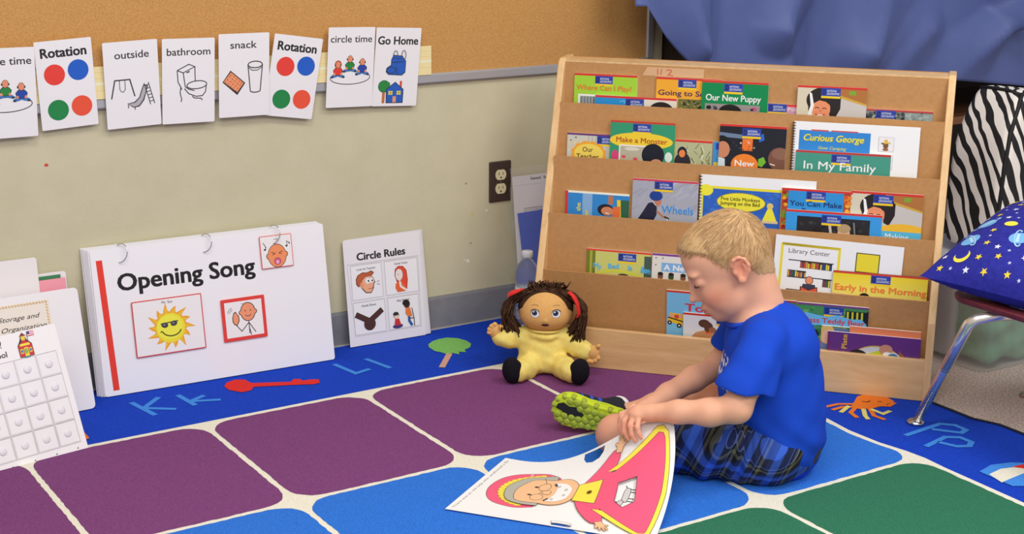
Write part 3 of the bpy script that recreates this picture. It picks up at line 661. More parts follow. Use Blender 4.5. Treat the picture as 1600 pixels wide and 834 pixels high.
def b_front(A, w, h):
    A.rect(0, 0, w, h, (56, 150, 218)); top(A, w); A.rect(17, 9, 126, h, (40, 40, 42)); speck(A, 18, 10, 125, 44, [(54, 54, 52), (30, 30, 32), (64, 60, 54)], 40, 2, (2, 4)); A.ell(48, 34, 8, 9, (150, 96, 70)); A.ell(48, 29, 8, 6, (40, 32, 30)); A.ell(88, 31, 9, 11, (224, 176, 146)); A.ell(88, 24, 10, 7, (176, 150, 110)); A.line([(66, 18), (70, 40)], 4, (196, 180, 170)); A.line([(102, 14), (106, 44)], 2, (130, 130, 130)); A.line([(84, 35), (92, 35)], 1.4, (246, 236, 230)); emblem(A, 54, 5)
def b_bed(A, w, h):
    A.rect(0, 0, w, h, (198, 198, 110)); A.rect(0, 3, 14, h, (110, 122, 40)); A.rect(5, 3, 9, h, (170, 164, 60)); A.rect(93, 6, w, h, (70, 90, 80)); top(A, w, (214, 64, 44), 3); A.oell(52, 48, 40, 15, 3, (206, 206, 60)); A.ell(60, 40, 9, 3.4, (70, 58, 40)); emblem(A, 51, 4)
    for ch, x, r in (('My', 11, 6), ('Bed', 36, -4), ('Is', 68, 4), ('So', 88, 10)): A.text(ch, x, 30, 8, (84, 178, 226), bold=.022, rot=r)
    A.text('Soft', 88, 32, 7.5, (84, 178, 226), bold=.02, rot=8)
def b_ann(A, w, h):
    A.rect(0, 0, w, h, (216, 214, 206)); top(A, w, (120, 60, 140), 3.4); A.rect(15, 14, 90, 28, (122, 172, 220)); A.text('A New Pet', 19, 25.5, 8.5, (248, 248, 244), w=66, bold=.03)
    for x, c in ((14, DSKIN), (31, (60, 80, 40)), (50, DSKIN), (70, (190, 130, 96))): A.ell(x, 36, 4.4, 5.5, c); A.ell(x, 32, 4.4, 3, HAIR_)
    for x, y in ((6, 7), (17, 7), (6, 18)): A.ell(x, y, 1, c=(60, 50, 50))
def b_hid(A, w, h): A.rect(0, 0, w, h, (206, 200, 210)); top(A, w); emblem(A, w-30, 2); A.rect(w-32, 19, w, h, (150, 120, 100))
def b_early(A, w, h):
    for k in range(10): A.rect(0, 3+k*5, w, h, (232-0*k, 206+k*2, 50+k*10), up=True)
    top(A, w, (200, 64, 50), 3); emblem(A, 56, 3); A.text('Early in the Morning', 4, 29, 9.4, (232, 124, 56), w=134, bold=.024)
    A.ell(48, 38, 8, 7, (40, 30, 28)); A.ell(97, 42, 10, 6, (60, 48, 40)); A.poly([(0, 33), (36, 36), (40, h), (0, h)], (220, 196, 130)); speck(A, 104, 36, 140, 46, [(200, 200, 190), (60, 60, 60), (230, 226, 214)], 14, 6, (1.5, 3))
def b_toys(A, w, h):
    A.rect(0, 0, w, h, (120, 188, 226)); top(A, w); A.text('Toys', 29, 33, 12.5, (206, 60, 70), w=50, bold=.03)
    A.poly([(5, 38), (27, 39), (25, 60), (2, 52)], (244, 190, 40)); A.line([(2, 46), (27, 52)], 2, (40, 36, 30)); A.ell(8, 43, 4, 3, (230, 160, 130)); A.ell(16, 44, 4, 3.5, (214, 70, 50)); A.ell(22, 43, 3, 3.5, (230, 160, 130)); A.ell(5, 55, 3.4, 3.6, (30, 30, 34)); A.ell(20, 59, 3.8, 4, (30, 30, 34)); A.ell(20, 59, 1.5, 1.6, (220, 220, 220)); A.ell(5, 55, 1.3, 1.4, (220, 220, 220), up=False)
def b_animal(A, w, h):
    A.rect(0, 0, w, h, (218, 222, 226)); top(A, w); A.poly([(10, 44), (20, 32), (32, 28), (42, 22), (52, 24), (50, 40), (40, h), (8, h)], (196, 140, 96)); A.ell(33, 16, 9, 7, (92, 62, 46)); A.ell(40, 22, 7, 9, (92, 62, 46), up=False); A.ell(46, 26, 6, 5, (150, 100, 70)); A.poly([(40, 40), (60, 34), (58, h), (36, h)], (222, 196, 110)); A.line([(36, 32), (44, 30)], 3, (214, 90, 50)); emblem(A, 52, 2)
def b_green(A, w, h): A.rect(0, 0, w, h, (70, 130, 80)); A.rect(0, 0, 46, h, (86, 150, 200)); top(A, w, (150, 50, 70), 3); emblem(A, 17, 3)
def b_teddy(A, w, h):
    A.rect(0, 0, w, h, (70, 140, 84)); speck(A, 0, 4, w, 70, [(48, 116, 62), (110, 170, 96), (40, 96, 60), (86, 156, 90)], 90, 7, (2, 5)); A.rect(72, 8, 108, 30, (24, 34, 26)); 
    for k in range(4): A.rect(74+k*7, 9, 77+k*7, 24, (196, 196, 50), up=False)
    A.rect(104, 6, w, h, (26, 28, 50)); top(A, w, (120, 60, 130), 3); emblem(A, 40, 4)
    P = [(4, 20), (14, 15), (30, 18), (46, 20), (60, 16), (80, 21), (96, 20), (104, 28), (102, 36), (86, 38), (70, 34), (54, 39), (40, 34), (24, 36), (10, 32)]; A.poly(P, (104, 180, 222))
    A.text('Class Teddy Bear', 6, 31, 8.4, (200, 60, 66), w=95, bold=.024); A.ell(24, 50, 10, 9, (36, 30, 30)); A.ell(26, 58, 8, 9, DSKIN); A.ell(32, 70, 9, 10, (206, 60, 50))
def b_blond(A, w, h): A.rect(0, 0, w, h, (96, 122, 170)); A.rect(0, 0, w, 3, (110, 130, 80)); A.ell(9, 14, 12, 16, (214, 180, 110)); A.ell(10, 18, 8, 11, (230, 180, 150)); speck(A, 30, 0, 70, 4, [(90, 120, 70), (150, 150, 120), (60, 80, 60)], 14, 3, (1, 2))
def b_orange(A, w, h): A.rect(0, 0, w, h, (236, 132, 84))
def b_plate(A, w, h):
    A.rect(0, 0, w, h, (98, 50, 120)); A.rect(0, 0, 3, h, (110, 40, 90))
    A.ell(74, 52, 42, 35, (196, 160, 60)); A.ell(73, 52, 40, 33, (200, 204, 204)); A.ell(46, 40, 16, 14, HAIR_); A.poly([(48, 48), (60, 32), (78, 24), (84, 34), (94, 46), (92, h), (44, h)], (190, 200, 50)); A.ell(87, 23, 10, 9, (196, 140, 110)); A.ell(89, 30, 6, 4, (236, 234, 230)); A.ell(98, 42, 13, 16, (230, 236, 240)); A.ell(98, 42, 11.5, 14.5, (52, 120, 170)); A.ell(98, 48, 9, 9, (120, 170, 60)); A.poly([(106, 22), (114, 30), (118, 60), (110, 60)], (150, 90, 50))
    A.text('My Plate', 29, 45, 7.4, (226, 176, 50), rot=-90, bold=.018, w=42); A.rect(1, 32, 12, h, (50, 84, 170)); A.text('N', 6, 44, 5, (230, 235, 240), rot=-90); A.rect(12, 34, 16, h, (222, 180, 50))
LAY = (.0066, .0066, .0066, .0052, .0046)
BK = 'picture books on the slanted display shelf'
def book(i, u, v, wpx, layer, fn, label, thick=.0045, side=(240, 236, 226), name='picture_book', bottom=None):
    o3, up, nz = pan_frame(i); d, z, db, zb = PAN[i]; L = math.hypot(d-db, z-zb); h = L+v-.0015 if bottom is None else bottom
    thick = min(thick, LAY[i]*.68); w = wpx*PX; mb = MB(); mb.box((0, -h, -thick), (w, 0, 0)); A = Art(PX, eps=2.5e-5, rough=.35); fn(A, wpx, h/PX); A.clip(0, 0, wpx, h/PX)
    o = art_obj(name, mb, A, None, on_panel(i, u, v, .0008+layer*LAY[i]+thick), rough=.35, extra=[flat(side, .6)]); tag(o, label, 'book', BK); return o
book(0, .045, -.028, 103, 0, b_where, 'lime green Where Can I Play picture book on the top tier')
book(0, .103, -.081, 132, 1, b_bluehead, 'blue picture book with a dark haired head, in front of the lime green book')
book(0, .259, -.028, 104, 0, b_school, 'orange Going to School picture book partly behind the green puppy book')
book(0, .377, -.030, 104, 1, b_puppy, 'green Our New Puppy picture book on the top tier')
book(0, .486, -.081, 103, 0, b_sliver, 'low book peeking out between the green puppy book and the girl photo book')
book(0, .615, -.031, 105, 1, b_girl, 'picture book with a smiling dark haired girl on the cover, top tier')
book(0, .776, -.081, 103, 0, b_gray, 'grey picture book sunk low at the right end of the top tier')
book(1, .042, -.076, 99, 0, b_teacher, 'Our Teacher picture book with a yellow cloud title, left end of second tier')
book(1, .156, -.037, 104, 1, b_monster, 'green Make a Monster picture book with yellow oval', side=(240, 190, 90))
book(1, .250, -.077, 104, 0, b_grass, 'picture book with a hooded child in pale grass, right of the monster book')
book(1, .4185, -.0775, 18, 0, b_slip, 'blue book of which only a sliver shows beside the dark New book')
book(1, .434, -.031, 103, 1, b_new, 'dark picture book titled New with a boy and a man facing each other')
book(1, .625, -.084, 142, 2.2, b_family, 'wide teal In My Family book in front of the spiral booklet')
book(2, .053, -.086, 104, 0, b_rotated, 'blue picture book turned sideways with red spine and yellow title, third tier')
book(2, .228, -.042, 104, 1, b_wheels, 'grey Wheels picture book with a child in a blue helmet')
book(2, .601, -.041, 106, 1.3, b_pompom, 'blue and orange You Can Make a Pom-pom picture book')
book(2, .767, -.037, 106, 1.3, b_making, 'picture book titled Making with a girl and a blue corner, right end of third tier')
book(2, .615, -.092, 143, 2.4, b_front, 'wide blue book with a dark photo of two children, in front of the pom-pom book')
book(3, .123, -.083, 104, 0, b_bed, 'yellow green My Bed Is Soft picture book with red top on the fourth tier')
book(3, .293, -.081, 106, 1, b_ann, 'white picture book with purple top edge beside the boy\'s forehead')
book(3, .508, -.124, 60, 0, b_hid, 'low book peeking out between the boy\'s neck and the library sign')
book(3, .740, -.087, 139, 2, b_early, 'wide yellow Early in the Morning book in front of the library sign', side=(70, 50, 40))
book(4, .339, -.025, 102, 0, b_toys, 'light blue Toys picture book with a yellow toy truck, bottom tier')
book(4, .382, -.080, 98, 1, b_animal, 'white picture book with a brown animal in front of the light blue book')
book(4, .560, -.026, 62, 0, b_green, 'green and blue book peeking out behind the boy\'s shoulder, left of the teddy bear book')
book(4, .662, -.025, 106, 1, b_teddy, 'Class Teddy Bear picture book with a light blue title cloud')
book(4, .722, -.079, 90, 2.1, b_blond, 'picture book with a fair haired child, between the teddy bear book and the purple book')
book(4, .790, -.072, 104, 3.2, b_orange, 'orange book showing only its top edge above the purple book')
book(4, .739, -.088, 137, 4.3, b_plate, 'wide purple My Plate book at the right end of the bottom tier', side=(226, 216, 220))

# spiral bound booklets and the library centre sign
def spiral(n, length, r=.0042):
    mb = MB()
    for k in range(n):
        y = -(k+.6)*length/n; mb.tube([(r*math.cos(a)-.001, y-.0012*a/6.28, r*math.sin(a)-.002) for a in [j*math.pi*2/10 for j in range(11)]], .0009, 5, 0)
    return mb
def booklet(i, u, v, wpx, layer, label, fn, rings):
    o3, up, nz = pan_frame(i); d, z, db, zb = PAN[i]; L = math.hypot(d-db, z-zb); h = L+v-.0015; w = wpx*PX
    t = thing('spiral_booklet', label, 'booklet', on_panel(i, u, v, .0008+layer*.0066+.004))
    mb = MB(); mb.box((0, -h, -.003), (w, 0, 0)); A = Art(PX, eps=2.5e-5); fn(A, wpx, h/PX); A.clip(0, 0, wpx, h/PX); art_obj('page', mb, A, t, extra=[flat((236, 232, 236), .5)])
    spiral(rings, h, .0048).obj('spiral_binding', flat((34, 32, 34), .4), t)
def a_george(A, w, h):
    A.rect(8, 13, 115, 46, (44, 128, 200)); A.rect(26, 11.5, 52, 13.5, (206, 66, 60)); A.rect(56, 11.5, 96, 13.5, (190, 80, 80), up=False)
    A.text('Curious George', 16, 29, 9.5, (150, 140, 60), w=90, bold=.028, shear=.28); A.text('Curious George', 15.3, 28.4, 9.5, (226, 220, 70), w=90, bold=.016, shear=.28); A.text('Goes Camping', 38, 41, 4.6, (206, 206, 90), w=42, bold=.012, shear=.25)
    A.rect(127, 17, 150, 39, (180, 178, 182)); A.rect(127.6, 17.6, 149.4, 38.4, (228, 224, 226)); A.ell(138, 30, 4, 5, (120, 84, 50)); A.ell(138, 24, 3, 3.5, (220, 180, 60)); A.ell(133, 27, 2, 1.4, (90, 90, 60)); A.ell(143, 26, 2, 1.4, (200, 180, 60)); A.ell(138, 36, 4.5, 2, (150, 90, 50))
    A.rect(127, 44, 150, 66, (180, 178, 182)); A.rect(127.6, 44.6, 149.4, 65.4, (228, 224, 226)); A.oell(139, 55, 7, 7, 1.4, INK)
booklet(1, .6165, -.0145, 187, 1, 'white spiral booklet with a blue title strip behind the teal family book', a_george, 30)
def a_monkeys(A, w, h):
    A.rect(2, 17, 128, h, (226, 214, 50)); A.rect(5, 21, 125, h, (44, 96, 186)); q = random.Random(8)
    for k in range(50): A.ell(q.uniform(8, 122), q.uniform(24, 66), q.uniform(2, 6), q.uniform(1.5, 4), q.choice([(52, 104, 194), (40, 90, 178), (58, 112, 198)]), up=False)
    A.k += 1; A.ell(9, 24, 11, 9, (236, 226, 60)); A.ell(64, 40, 38, 15, (140, 130, 40)); A.ell(64, 40, 37, 14, (236, 222, 60)); A.text('Five Little Monkeys', 33, 38, 5.4, (50, 44, 20), w=60, bold=.014); A.text('Jumping on the Bed', 32, 45, 5.4, (50, 44, 20), w=61, bold=.014)
    A.poly([(106, 46), (112, 46), (120, 66), (98, 66)], (232, 222, 60)); A.ell(109, 43, 5, 5, (216, 190, 110)); A.rect(98, 66, 122, 70, (214, 190, 150))
booklet(2, .399, -.022, 177, .3, 'white spiral booklet with a blue and yellow cover above the boy\'s head', a_monkeys, 26)
def a_library(A, w, h):
    A.line([(11, 13), (97, 13), (97, 98), (11, 98)], 4, (228, 210, 60), closed=True); A.text('Library Center', 21, 26, 7, INK, w=62)
    for (x0, x1, y) in ((22, 90, 37), (22, 90, 62), (22, 92, 83)): A.line([(x0, y), (x1, y)], 1.6, INK, up=False)
    q = random.Random(4); bc = [(196, 84, 60), (44, 110, 70), (50, 70, 130), (130, 60, 90), (220, 160, 60), (50, 130, 150), (226, 210, 60)]
    for x0, x1, y, hh in ((40, 70, 37, 11), (70, 88, 37, 11), (22, 50, 52, 11), (76, 88, 62, 12)):
        A.rect(x0, y+.3, x1, y+hh, INK); x = x0+.5
        while x < x1-2: A.rect(x, y+1.2+q.uniform(0, 2), x+2.1, y+hh-.4, q.choice(bc), up=False); x += 2.8
        A.k += 1
    A.line([(22, 52+11), (50, 63)], 1.6, INK)
    A.ell(56, 66, 6, 6.6, INK); A.ell(56, 66, 5, 5.6, (226, 140, 104)); A.poly([(47, 72), (65, 72), (68, 82), (44, 82)], (60, 60, 80)); A.poly([(43, 76), (56, 80), (69, 75), (70, 87), (56, 93), (43, 88)], INK); A.poly([(44.5, 77.5), (55.5, 81.5), (55.5, 91), (44.5, 87)], (222, 84, 60)); A.poly([(56.5, 81.5), (68, 76.8), (68.6, 86), (56.5, 91)], (222, 84, 60), up=False)
    A.rect(122, 15, 157, 45, (60, 56, 40)); A.rect(123.4, 16.4, 155.6, 43.6, (226, 208, 50))
o3, up, nz = pan_frame(3); d, z, db, zb = PAN[3]; hL = math.hypot(d-db, z-zb)-.012
base, mats = sheet(.305, hL, .002, (238, 234, 234)); A = Art(PX, eps=2.5e-5); a_library(A, 190, hL/PX); A.clip(0, 0, 190, hL/PX)
M_ = on_panel(3, .597, -.010, .0008+1*.0052+.0025); M_ = M_ @ Matrix.Rotation(-.03, 4, 'Z')
tag(art_obj('library_sign', base, A, None, M_, extra=mats), 'white Library Center sign with a yellow bordered picture and a yellow square', 'sign')
base = MB(); base.box((0, -.022, -.0003), (.145, 0, 0)); base.V = [(v[0]-(.012 if v[1] < -.01 and v[0] < .05 else 0), v[1], v[2]) for v in base.V]
A = Art(PX, eps=4e-5); 
for p in ([(17, 2), (17, 12)], [(23, 2.5), (22, 12)], [(31, 5), (34, 3), (38, 3.5), (39, 6), (36, 9), (33, 12), (36, 11), (42, 12.5)]): A.line(p, 1.3, (190, 60, 50), up=False)
o = art_obj('masking_tape', base, A, None, on_panel(0, .233, -.0045, .0006), extra=[flat((206, 164, 122), .5)]); tag(o, 'strip of tape with red handwritten 112 on the top of the book shelf', 'tape')
# ================================================================== things leaning along the wall
def leaning(bl, br, ytop, h):
    """frame with origin at the top left corner of a sheet whose bottom edge runs bl -> br and whose top leans back to y = ytop"""
    bl = Vector(bl); br = Vector(br); ex = (br-bl).normalized(); dy = ytop-(bl.y+br.y)/2; uz = math.sqrt(h*h-dy*dy)
    up = Vector((0, dy, uz)); up = (up-ex*up.dot(ex)).normalized(); nz = ex.cross(up)
    return frame(bl+up*h, ex, up, nz), ex, up, nz
ZR = .0088
WHT = (233, 228, 230)
# ---- Opening Song flip chart
M_, *_ = leaning((1.013, -.088, ZR), (1.611, -.112, ZR), -.040, .355)
t = thing('flip_chart', 'large white Opening Song flip chart with metal rings leaning on the wall', 'flip chart', M_)
base, mats = sheet(.596, .353, .0012, WHT, .006, .4); A = Art(.001, eps=4e-5, rough=.4)
A.poly([(12, 26), (27, 26), (36, 341), (21, 341)], (222, 58, 44)); A.text('Opening Song', 59, 104, 39, (30, 26, 28), w=344, bold=.03)
art_obj('front_page', base, A, t, extra=mats, rough=.4)
for k in range(7):
    q = random.Random(k); dz = -.0032*(k+1); mb = MB(); dx = -.0022*(k+1)*(1 if k < 5 else .9)
    P = [(dx, -.352-q.uniform(-.001, .001)), (.594+dx*.2, -.352), (.590+dx*.2, .001+.0008*k), (dx-.002, .001+.0009*k)]
    mb.prism(P, dz-.0012, dz); mb.obj('page', flat((226-3*(k % 2), 222-3*(k % 2), 224), .5), t)
def picture_card(x0, y0, x1, y1, fn, border, bw, name, rot=0, tint=(232, 226, 224)):
    w, h = x1-x0, y1-y0; base, mats = sheet(w/1000, h/1000, .0012, border, .002, .35); A = Art(.001, eps=3e-5, rough=.35); A.rect(bw, bw, w-bw, h-bw, tint); fn(A, w, h)
    o = art_obj(name, base, A, t, extra=mats, rough=.35); o.matrix_basis = Matrix.Translation((x0/1000, -y0/1000, .0045)) @ Matrix.Rotation(math.radians(rot), 4, 'Z'); return o
def sun(A, w, h):
    A.text('Mr. Sun', w/2, 13, 6, INK, al='C', bold=.01); cx, cy = 90, 72; q = random.Random(4)
    P = []; P2 = []
    for k in range(14):
        a = 2*math.pi*k/14; r = 62 if k % 2 == 0 else 54
        for da, rr in ((-.2, 38), (-.06, 46), (.1, r), (.14, 42), (.22, 38)): P.append((cx+rr*1.02*math.cos(a+da), cy+rr*.98*math.sin(a+da)))
    A.poly(P, (240, 158, 44)); P2 = [(cx+(p[0]-cx)*.86, cy+(p[1]-cy)*.86) for p in P]; A.poly(P2, (246, 182, 50))
    A.ell(cx, cy+2, 36, 36, (246, 214, 56)); A.ell(cx-2, cy, 31, 30, (250, 226, 70)); A.oell(cx+2, cy+4, 24, 18, 3, (70, 60, 30), a0=15, a1=165); A.line([(cx-22, cy+7), (cx-26, cy+11)], 2.5, (70, 60, 30))
    A.ell(cx-14, cy-6, 8.5, 6.5, (64, 62, 66), rot=8); A.ell(cx+9, cy-8, 8.5, 6.5, (64, 62, 66), rot=-12); A.line([(cx-24, cy-10), (cx+20, cy-13)], 2.6, (64, 62, 66)); A.ell(cx-15, cy-7, 3, 2.4, (120, 120, 126)); A.ell(cx+8, cy-9, 3, 2.4, (120, 120, 126), up=False)
    A.line([(cx-10, cy+18), (cx-4, cy+20)], 1, (200, 150, 40))
picture_card(84, 135, 258, 271, sun, (206, 62, 66), 2.5, 'picture_card', 0)
def wave(A, w, h):
    A.text('hello', w/2, 17, 3.6, INK, al='C')
    A.ell(68, 37, 20, 24, INK); A.ell(49, 38, 5, 6, INK, up=False); A.ell(87, 38, 5, 6, INK, up=False); A.ell(68, 37, 18, 22, (232, 146, 108)); A.ell(49.5, 38, 3.5, 4.5, (232, 146, 108)); A.ell(86.5, 38, 3.5, 4.5, (232, 146, 108), up=False)
    A.ell(61, 34, 1.6, c=INK); A.ell(75, 34, 1.6, c=INK, up=False); A.oell(68, 42, 8, 6, 1.5, INK, a0=20, a1=160)
    A.line([(68, 60), (68, 92)], 2, INK); A.line([(68, 64), (48, 84), (34, 66)], 2, INK); A.line([(68, 64), (84, 90)], 2, INK, up=False); A.line([(68, 76), (72, 96)], 2, INK, up=False)
    A.poly([(26, 48), (30, 36), (36, 33), (40, 40), (44, 46), (44, 58), (38, 68), (30, 66), (26, 58)], INK); A.poly([(28, 48), (31, 38), (36, 36), (39, 41), (42, 47), (42, 57), (37, 66), (31, 64), (28, 57)], (232, 146, 108))
    for r in (10, 15): A.oell(30, 38, r, r, 1.2, INK, a0=190, a1=260)
picture_card(305, 160, 419, 266, wave, (218, 62, 56), 8.5, 'picture_card', 0)
def sing(A, w, h):
    A.text('sing', w/2, 12, 5, INK, al='C'); A.ell(43, 52, 25, 30, INK); A.ell(19, 52, 5, 7, INK, up=False); A.ell(67, 50, 5, 7, INK, up=False); A.ell(43, 52, 23.5, 28.5, (236, 140, 92)); A.ell(19.5, 52, 3.6, 5.5, (236, 140, 92)); A.ell(66.5, 50, 3.6, 5.5, (236, 140, 92), up=False)
    A.ell(43, 66, 9, 9, INK); A.ell(43, 66, 8, 8, (206, 84, 130)); A.ell(43, 68, 4.5, 5, (236, 160, 190)); A.line([(28, 42), (38, 46)], 1.6, INK); A.line([(58, 41), (48, 46)], 1.6, INK, up=False); A.line([(30, 49), (38, 47)], 1.4, INK, up=False); A.line([(56, 48), (49, 47)], 1.4, INK, up=False)
    for x, y in ((12, 34), (70, 30)): A.ell(x, y, 3, 2.4, INK); A.line([(x+2.5, y), (x+1, y-12)], 1.2, INK)
    A.ell(78, 24, 2, 1.6, INK); A.line([(70, 18), (78, 22)], 1.4, INK); A.line([(8, 16), (16, 30)], 1.4, INK)
picture_card(421, 15, 506, 97, sing, (214, 66, 62), 1.6, 'picture_card', 0)
for x, y, r in ((72, 14, 21), (281, 14, 21), (459, 13, 22)):
    mb = MB(); P = []
    for k in range(33):
        a = -.55+k/32*(2*math.pi-.35); P.append((x/1000+.012*math.sin(a)+.004*math.cos(a), -y/1000+r/1000*math.cos(a)*1.05, .002+r/1000*.75*math.sin(a)))
    mb.tube(P, .0013, 8); o = mb.obj('binder_ring', flat((200, 200, 204), .18, 1.0), t, True)

# ---- Circle Rules sheets
M_, *_ = leaning((1.686, -.046, ZR), (1.926, -.052, ZR), -.012, .285)
t = thing('rules_sheet', 'white Circle Rules sheets with four drawings leaning on the wall', 'sign', M_)
base, mats = sheet(.226, .283, .0007, (226, 221, 223), .0015, .5); A = Art(.001, eps=3e-5)
A.text('Circle Rules', 38, 55, 19, (44, 40, 42), w=142, bold=.04)
GR = (186, 182, 186)
A.line([(8, 64), (218, 64), (214, 257), (18, 257)], 1, GR, closed=True)
for x0, y0, x1, y1 in ((17, 68, 107, 160), (116, 68, 214, 160), (17, 167, 109, 254), (118, 167, 211, 254)): A.line([(x0, y0), (x1, y0), (x1, y1), (x0, y1)], .9, (170, 166, 172), closed=True); A.rect(x0+1, y0+1, x1-1, y1-1, (232, 228, 229))
for s_, x, y in (('Look At Teacher', 62, 82), ('Quiet Voice', 165, 80), ('Hands Down', 62, 180), ('Stay Seated', 164, 180)): A.text(s_, x, y, 5.5, (96, 92, 96), al='C', bold=.01)
# head looking right
A.poly([(30, 104), (36, 94), (50, 88), (62, 90), (76, 86), (84, 92), (78, 98), (70, 100), (60, 102), (50, 108), (44, 122), (36, 126), (30, 118)], (96, 44, 30)); A.poly([(32, 105), (38, 95), (50, 90), (62, 92), (74, 88), (81, 92), (76, 97), (60, 100), (50, 106), (42, 122), (37, 124), (32, 116)], (188, 92, 56))
A.poly([(46, 110), (56, 100), (72, 98), (80, 104), (86, 118), (82, 122), (80, 134), (72, 146), (56, 144), (46, 132)], INK); A.poly([(47, 110), (57, 101), (72, 99.5), (79, 105), (84, 117), (80, 121), (78, 133), (71, 144), (57, 142), (48, 131)], (236, 166, 130)); A.ell(46, 122, 5, 8, (226, 150, 116))
A.ell(64, 112, 7, 8, (240, 238, 236)); A.ell(75, 112, 6, 7, (240, 238, 236), up=False); A.ell(66, 113, 2.4, 3, INK); A.ell(77, 113, 2.2, 3, INK, up=False); A.oell(70, 130, 8, 4, 1.4, (150, 60, 50), a0=10, a1=140); A.line([(90, 118), (98, 116)], 1, INK); A.line([(90, 124), (99, 125)], 1, INK, up=False)
# girl with a finger to her mouth
A.poly([(146, 92), (156, 84), (170, 86), (180, 98), (182, 124), (178, 150), (166, 152), (150, 128), (144, 108)], (170, 40, 30)); A.poly([(148, 93), (157, 86), (169, 88), (178, 99), (180, 124), (176, 148), (166, 148), (152, 126), (146, 108)], (222, 74, 50)); A.ell(157, 108, 12, 17, INK); A.ell(157, 108, 11, 16, (238, 214, 206)); A.line([(151, 106), (156, 107)], 1.2, INK); A.poly([(146, 130), (162, 124), (174, 140), (172, 154), (150, 154), (144, 142)], (226, 96, 50)); A.line([(158, 128), (160, 140), (176, 152)], 6, (238, 214, 206)); A.line([(157, 116), (158, 130)], 3.4, (238, 214, 206))
# two dark arms with folded hands
A.line([(22, 198), (60, 220)], 15, (50, 30, 28)); A.line([(100, 194), (62, 220)], 15, (50, 30, 28)); A.ell(61, 228, 17, 17, (50, 30, 28)); A.ell(61, 228, 15, 15, (78, 46, 42)); A.line([(24, 199), (58, 219)], 11, (78, 46, 42)); A.line([(98, 196), (64, 219)], 11, (78, 46, 42), up=False); A.line([(54, 228), (60, 238)], 1.2, (50, 30, 28)); A.line([(62, 226), (67, 237)], 1.2, (50, 30, 28), up=False)
# seated child and teacher
A.ell(143, 246, 15, 6, (70, 50, 110)); A.poly([(136, 226), (148, 226), (153, 244), (133, 244)], (196, 50, 50)); A.ell(140, 216, 8, 9, (44, 70, 50)); A.ell(140, 219, 6.5, 7, (232, 196, 170)); A.ell(139, 212, 8, 5, (40, 44, 44))
A.ell(174, 190, 9, 11, (60, 40, 36)); A.ell(171, 186, 10, 8, (36, 28, 28)); A.poly([(170, 200), (182, 200), (188, 224), (176, 226), (168, 214)], (226, 120, 56)); A.line([(178, 224), (178, 236), (186, 250)], 7, (44, 84, 150)); A.line([(188, 202), (193, 232), (193, 252)], 2, INK); A.line([(178, 230), (193, 230)], 2, INK, up=False)
art_obj('front_sheet', base, A, t, extra=mats)
for k in range(2):
    mb = MB(); dx = .0065*(k+1); mb.prism([(.001+dx, -.2835), (.230+dx, -.2815), (.224+dx, .003+.0025*k), (-.003+dx, .002+.001*k)], -.0016*(k+1)-.0006, -.0016*(k+1)); mb.obj('back_sheet', flat((218-6*k, 213-6*k, 216-6*k), .5), t)

# ---- white binder with the script lettered cover
M_, *_ = leaning((.700, -.160, ZR), (.972, -.146, ZR), -.078, .288)
t = thing('ring_binder', 'white ring binder with a rope bordered cover page, standing at the wall', 'binder', M_)
mb = MB(); P = rounded(0, -.286, .272, 0, .010)
mb.prism(P, -.0035, 0); mb.obj('front_cover', flat((228, 223, 225), .35), t)
mb = MB(); mb.prism(P, -.041, -.0375); mb.obj('back_cover', flat((222, 217, 220), .35), t)
mb = MB(); mb.box((.012, -.280, -.037), (.2655, -.006, -.004)); mb.obj('paper_stack', flat((214, 208, 208), .7), t)
base, mats = sheet(.150, .236, .0004, (226, 216, 205)); A = Art(.001, eps=3e-5)
q = random.Random(1)
for k in range(34):                    # rope border: short slanted strands
    y = 3+k*7; A.line([(141, y), (145, y+4.5)], 3.2, (206, 168, 118), up=False); A.line([(5, y), (9, y+4.5)], 3.2, (206, 168, 118), up=False)
for k in range(20): x = 7+k*7; A.line([(x, 3), (x+4.5, 6.5)], 3.2, (206, 168, 118), up=False)
A.text('Storage and', 125, 38, 10.5, (58, 52, 54), w=96, al='R', shear=.35, bold=-.004); A.text('Organization', 137, 62, 10.5, (58, 52, 54), w=104, al='R', shear=.35, bold=-.004)
o = art_obj('cover_page', base, A, t, extra=mats); o.location = (.052, -.0165, .0008)
# ---- tab card and coloured papers between the binder and the wall
M_, *_ = leaning((.708, -.058, ZR), (.893, -.058, ZR), -.012, .350)
mb = MB(); mb.prism(rounded(0, -.349, .187, 0, .007), -.003, 0); o = mb.obj('tab_card', flat((226, 219, 220), .45), None, mat4=M_); tag(o, 'plain white card sticking up behind the ring binder', 'card')
for k, (c, top_, dx, lab) in enumerate((((60, 122, 80), .300, .02, 'green sheet of paper between the white binder and the wall'), ((232, 150, 165), .292, .03, 'pink sheet of paper in front of the green one behind the binder'), ((226, 220, 222), .306, .034, 'white folder behind the green and pink papers at the wall'))):
    y = (-.044, -.048, -.040)[k]; M_, *_ = leaning((.74+dx-.012, y, ZR), (.930+dx, y, ZR), y+.032, top_)
    mb = MB(); mb.prism(rounded(0, -(top_-.0005), .188+.012, 0, .008 if k == 2 else .001), -.0008, 0); o = mb.obj('folder' if k == 2 else 'paper_sheet', flat(c, .6), None, mat4=M_); tag(o, lab, 'folder' if k == 2 else 'paper')
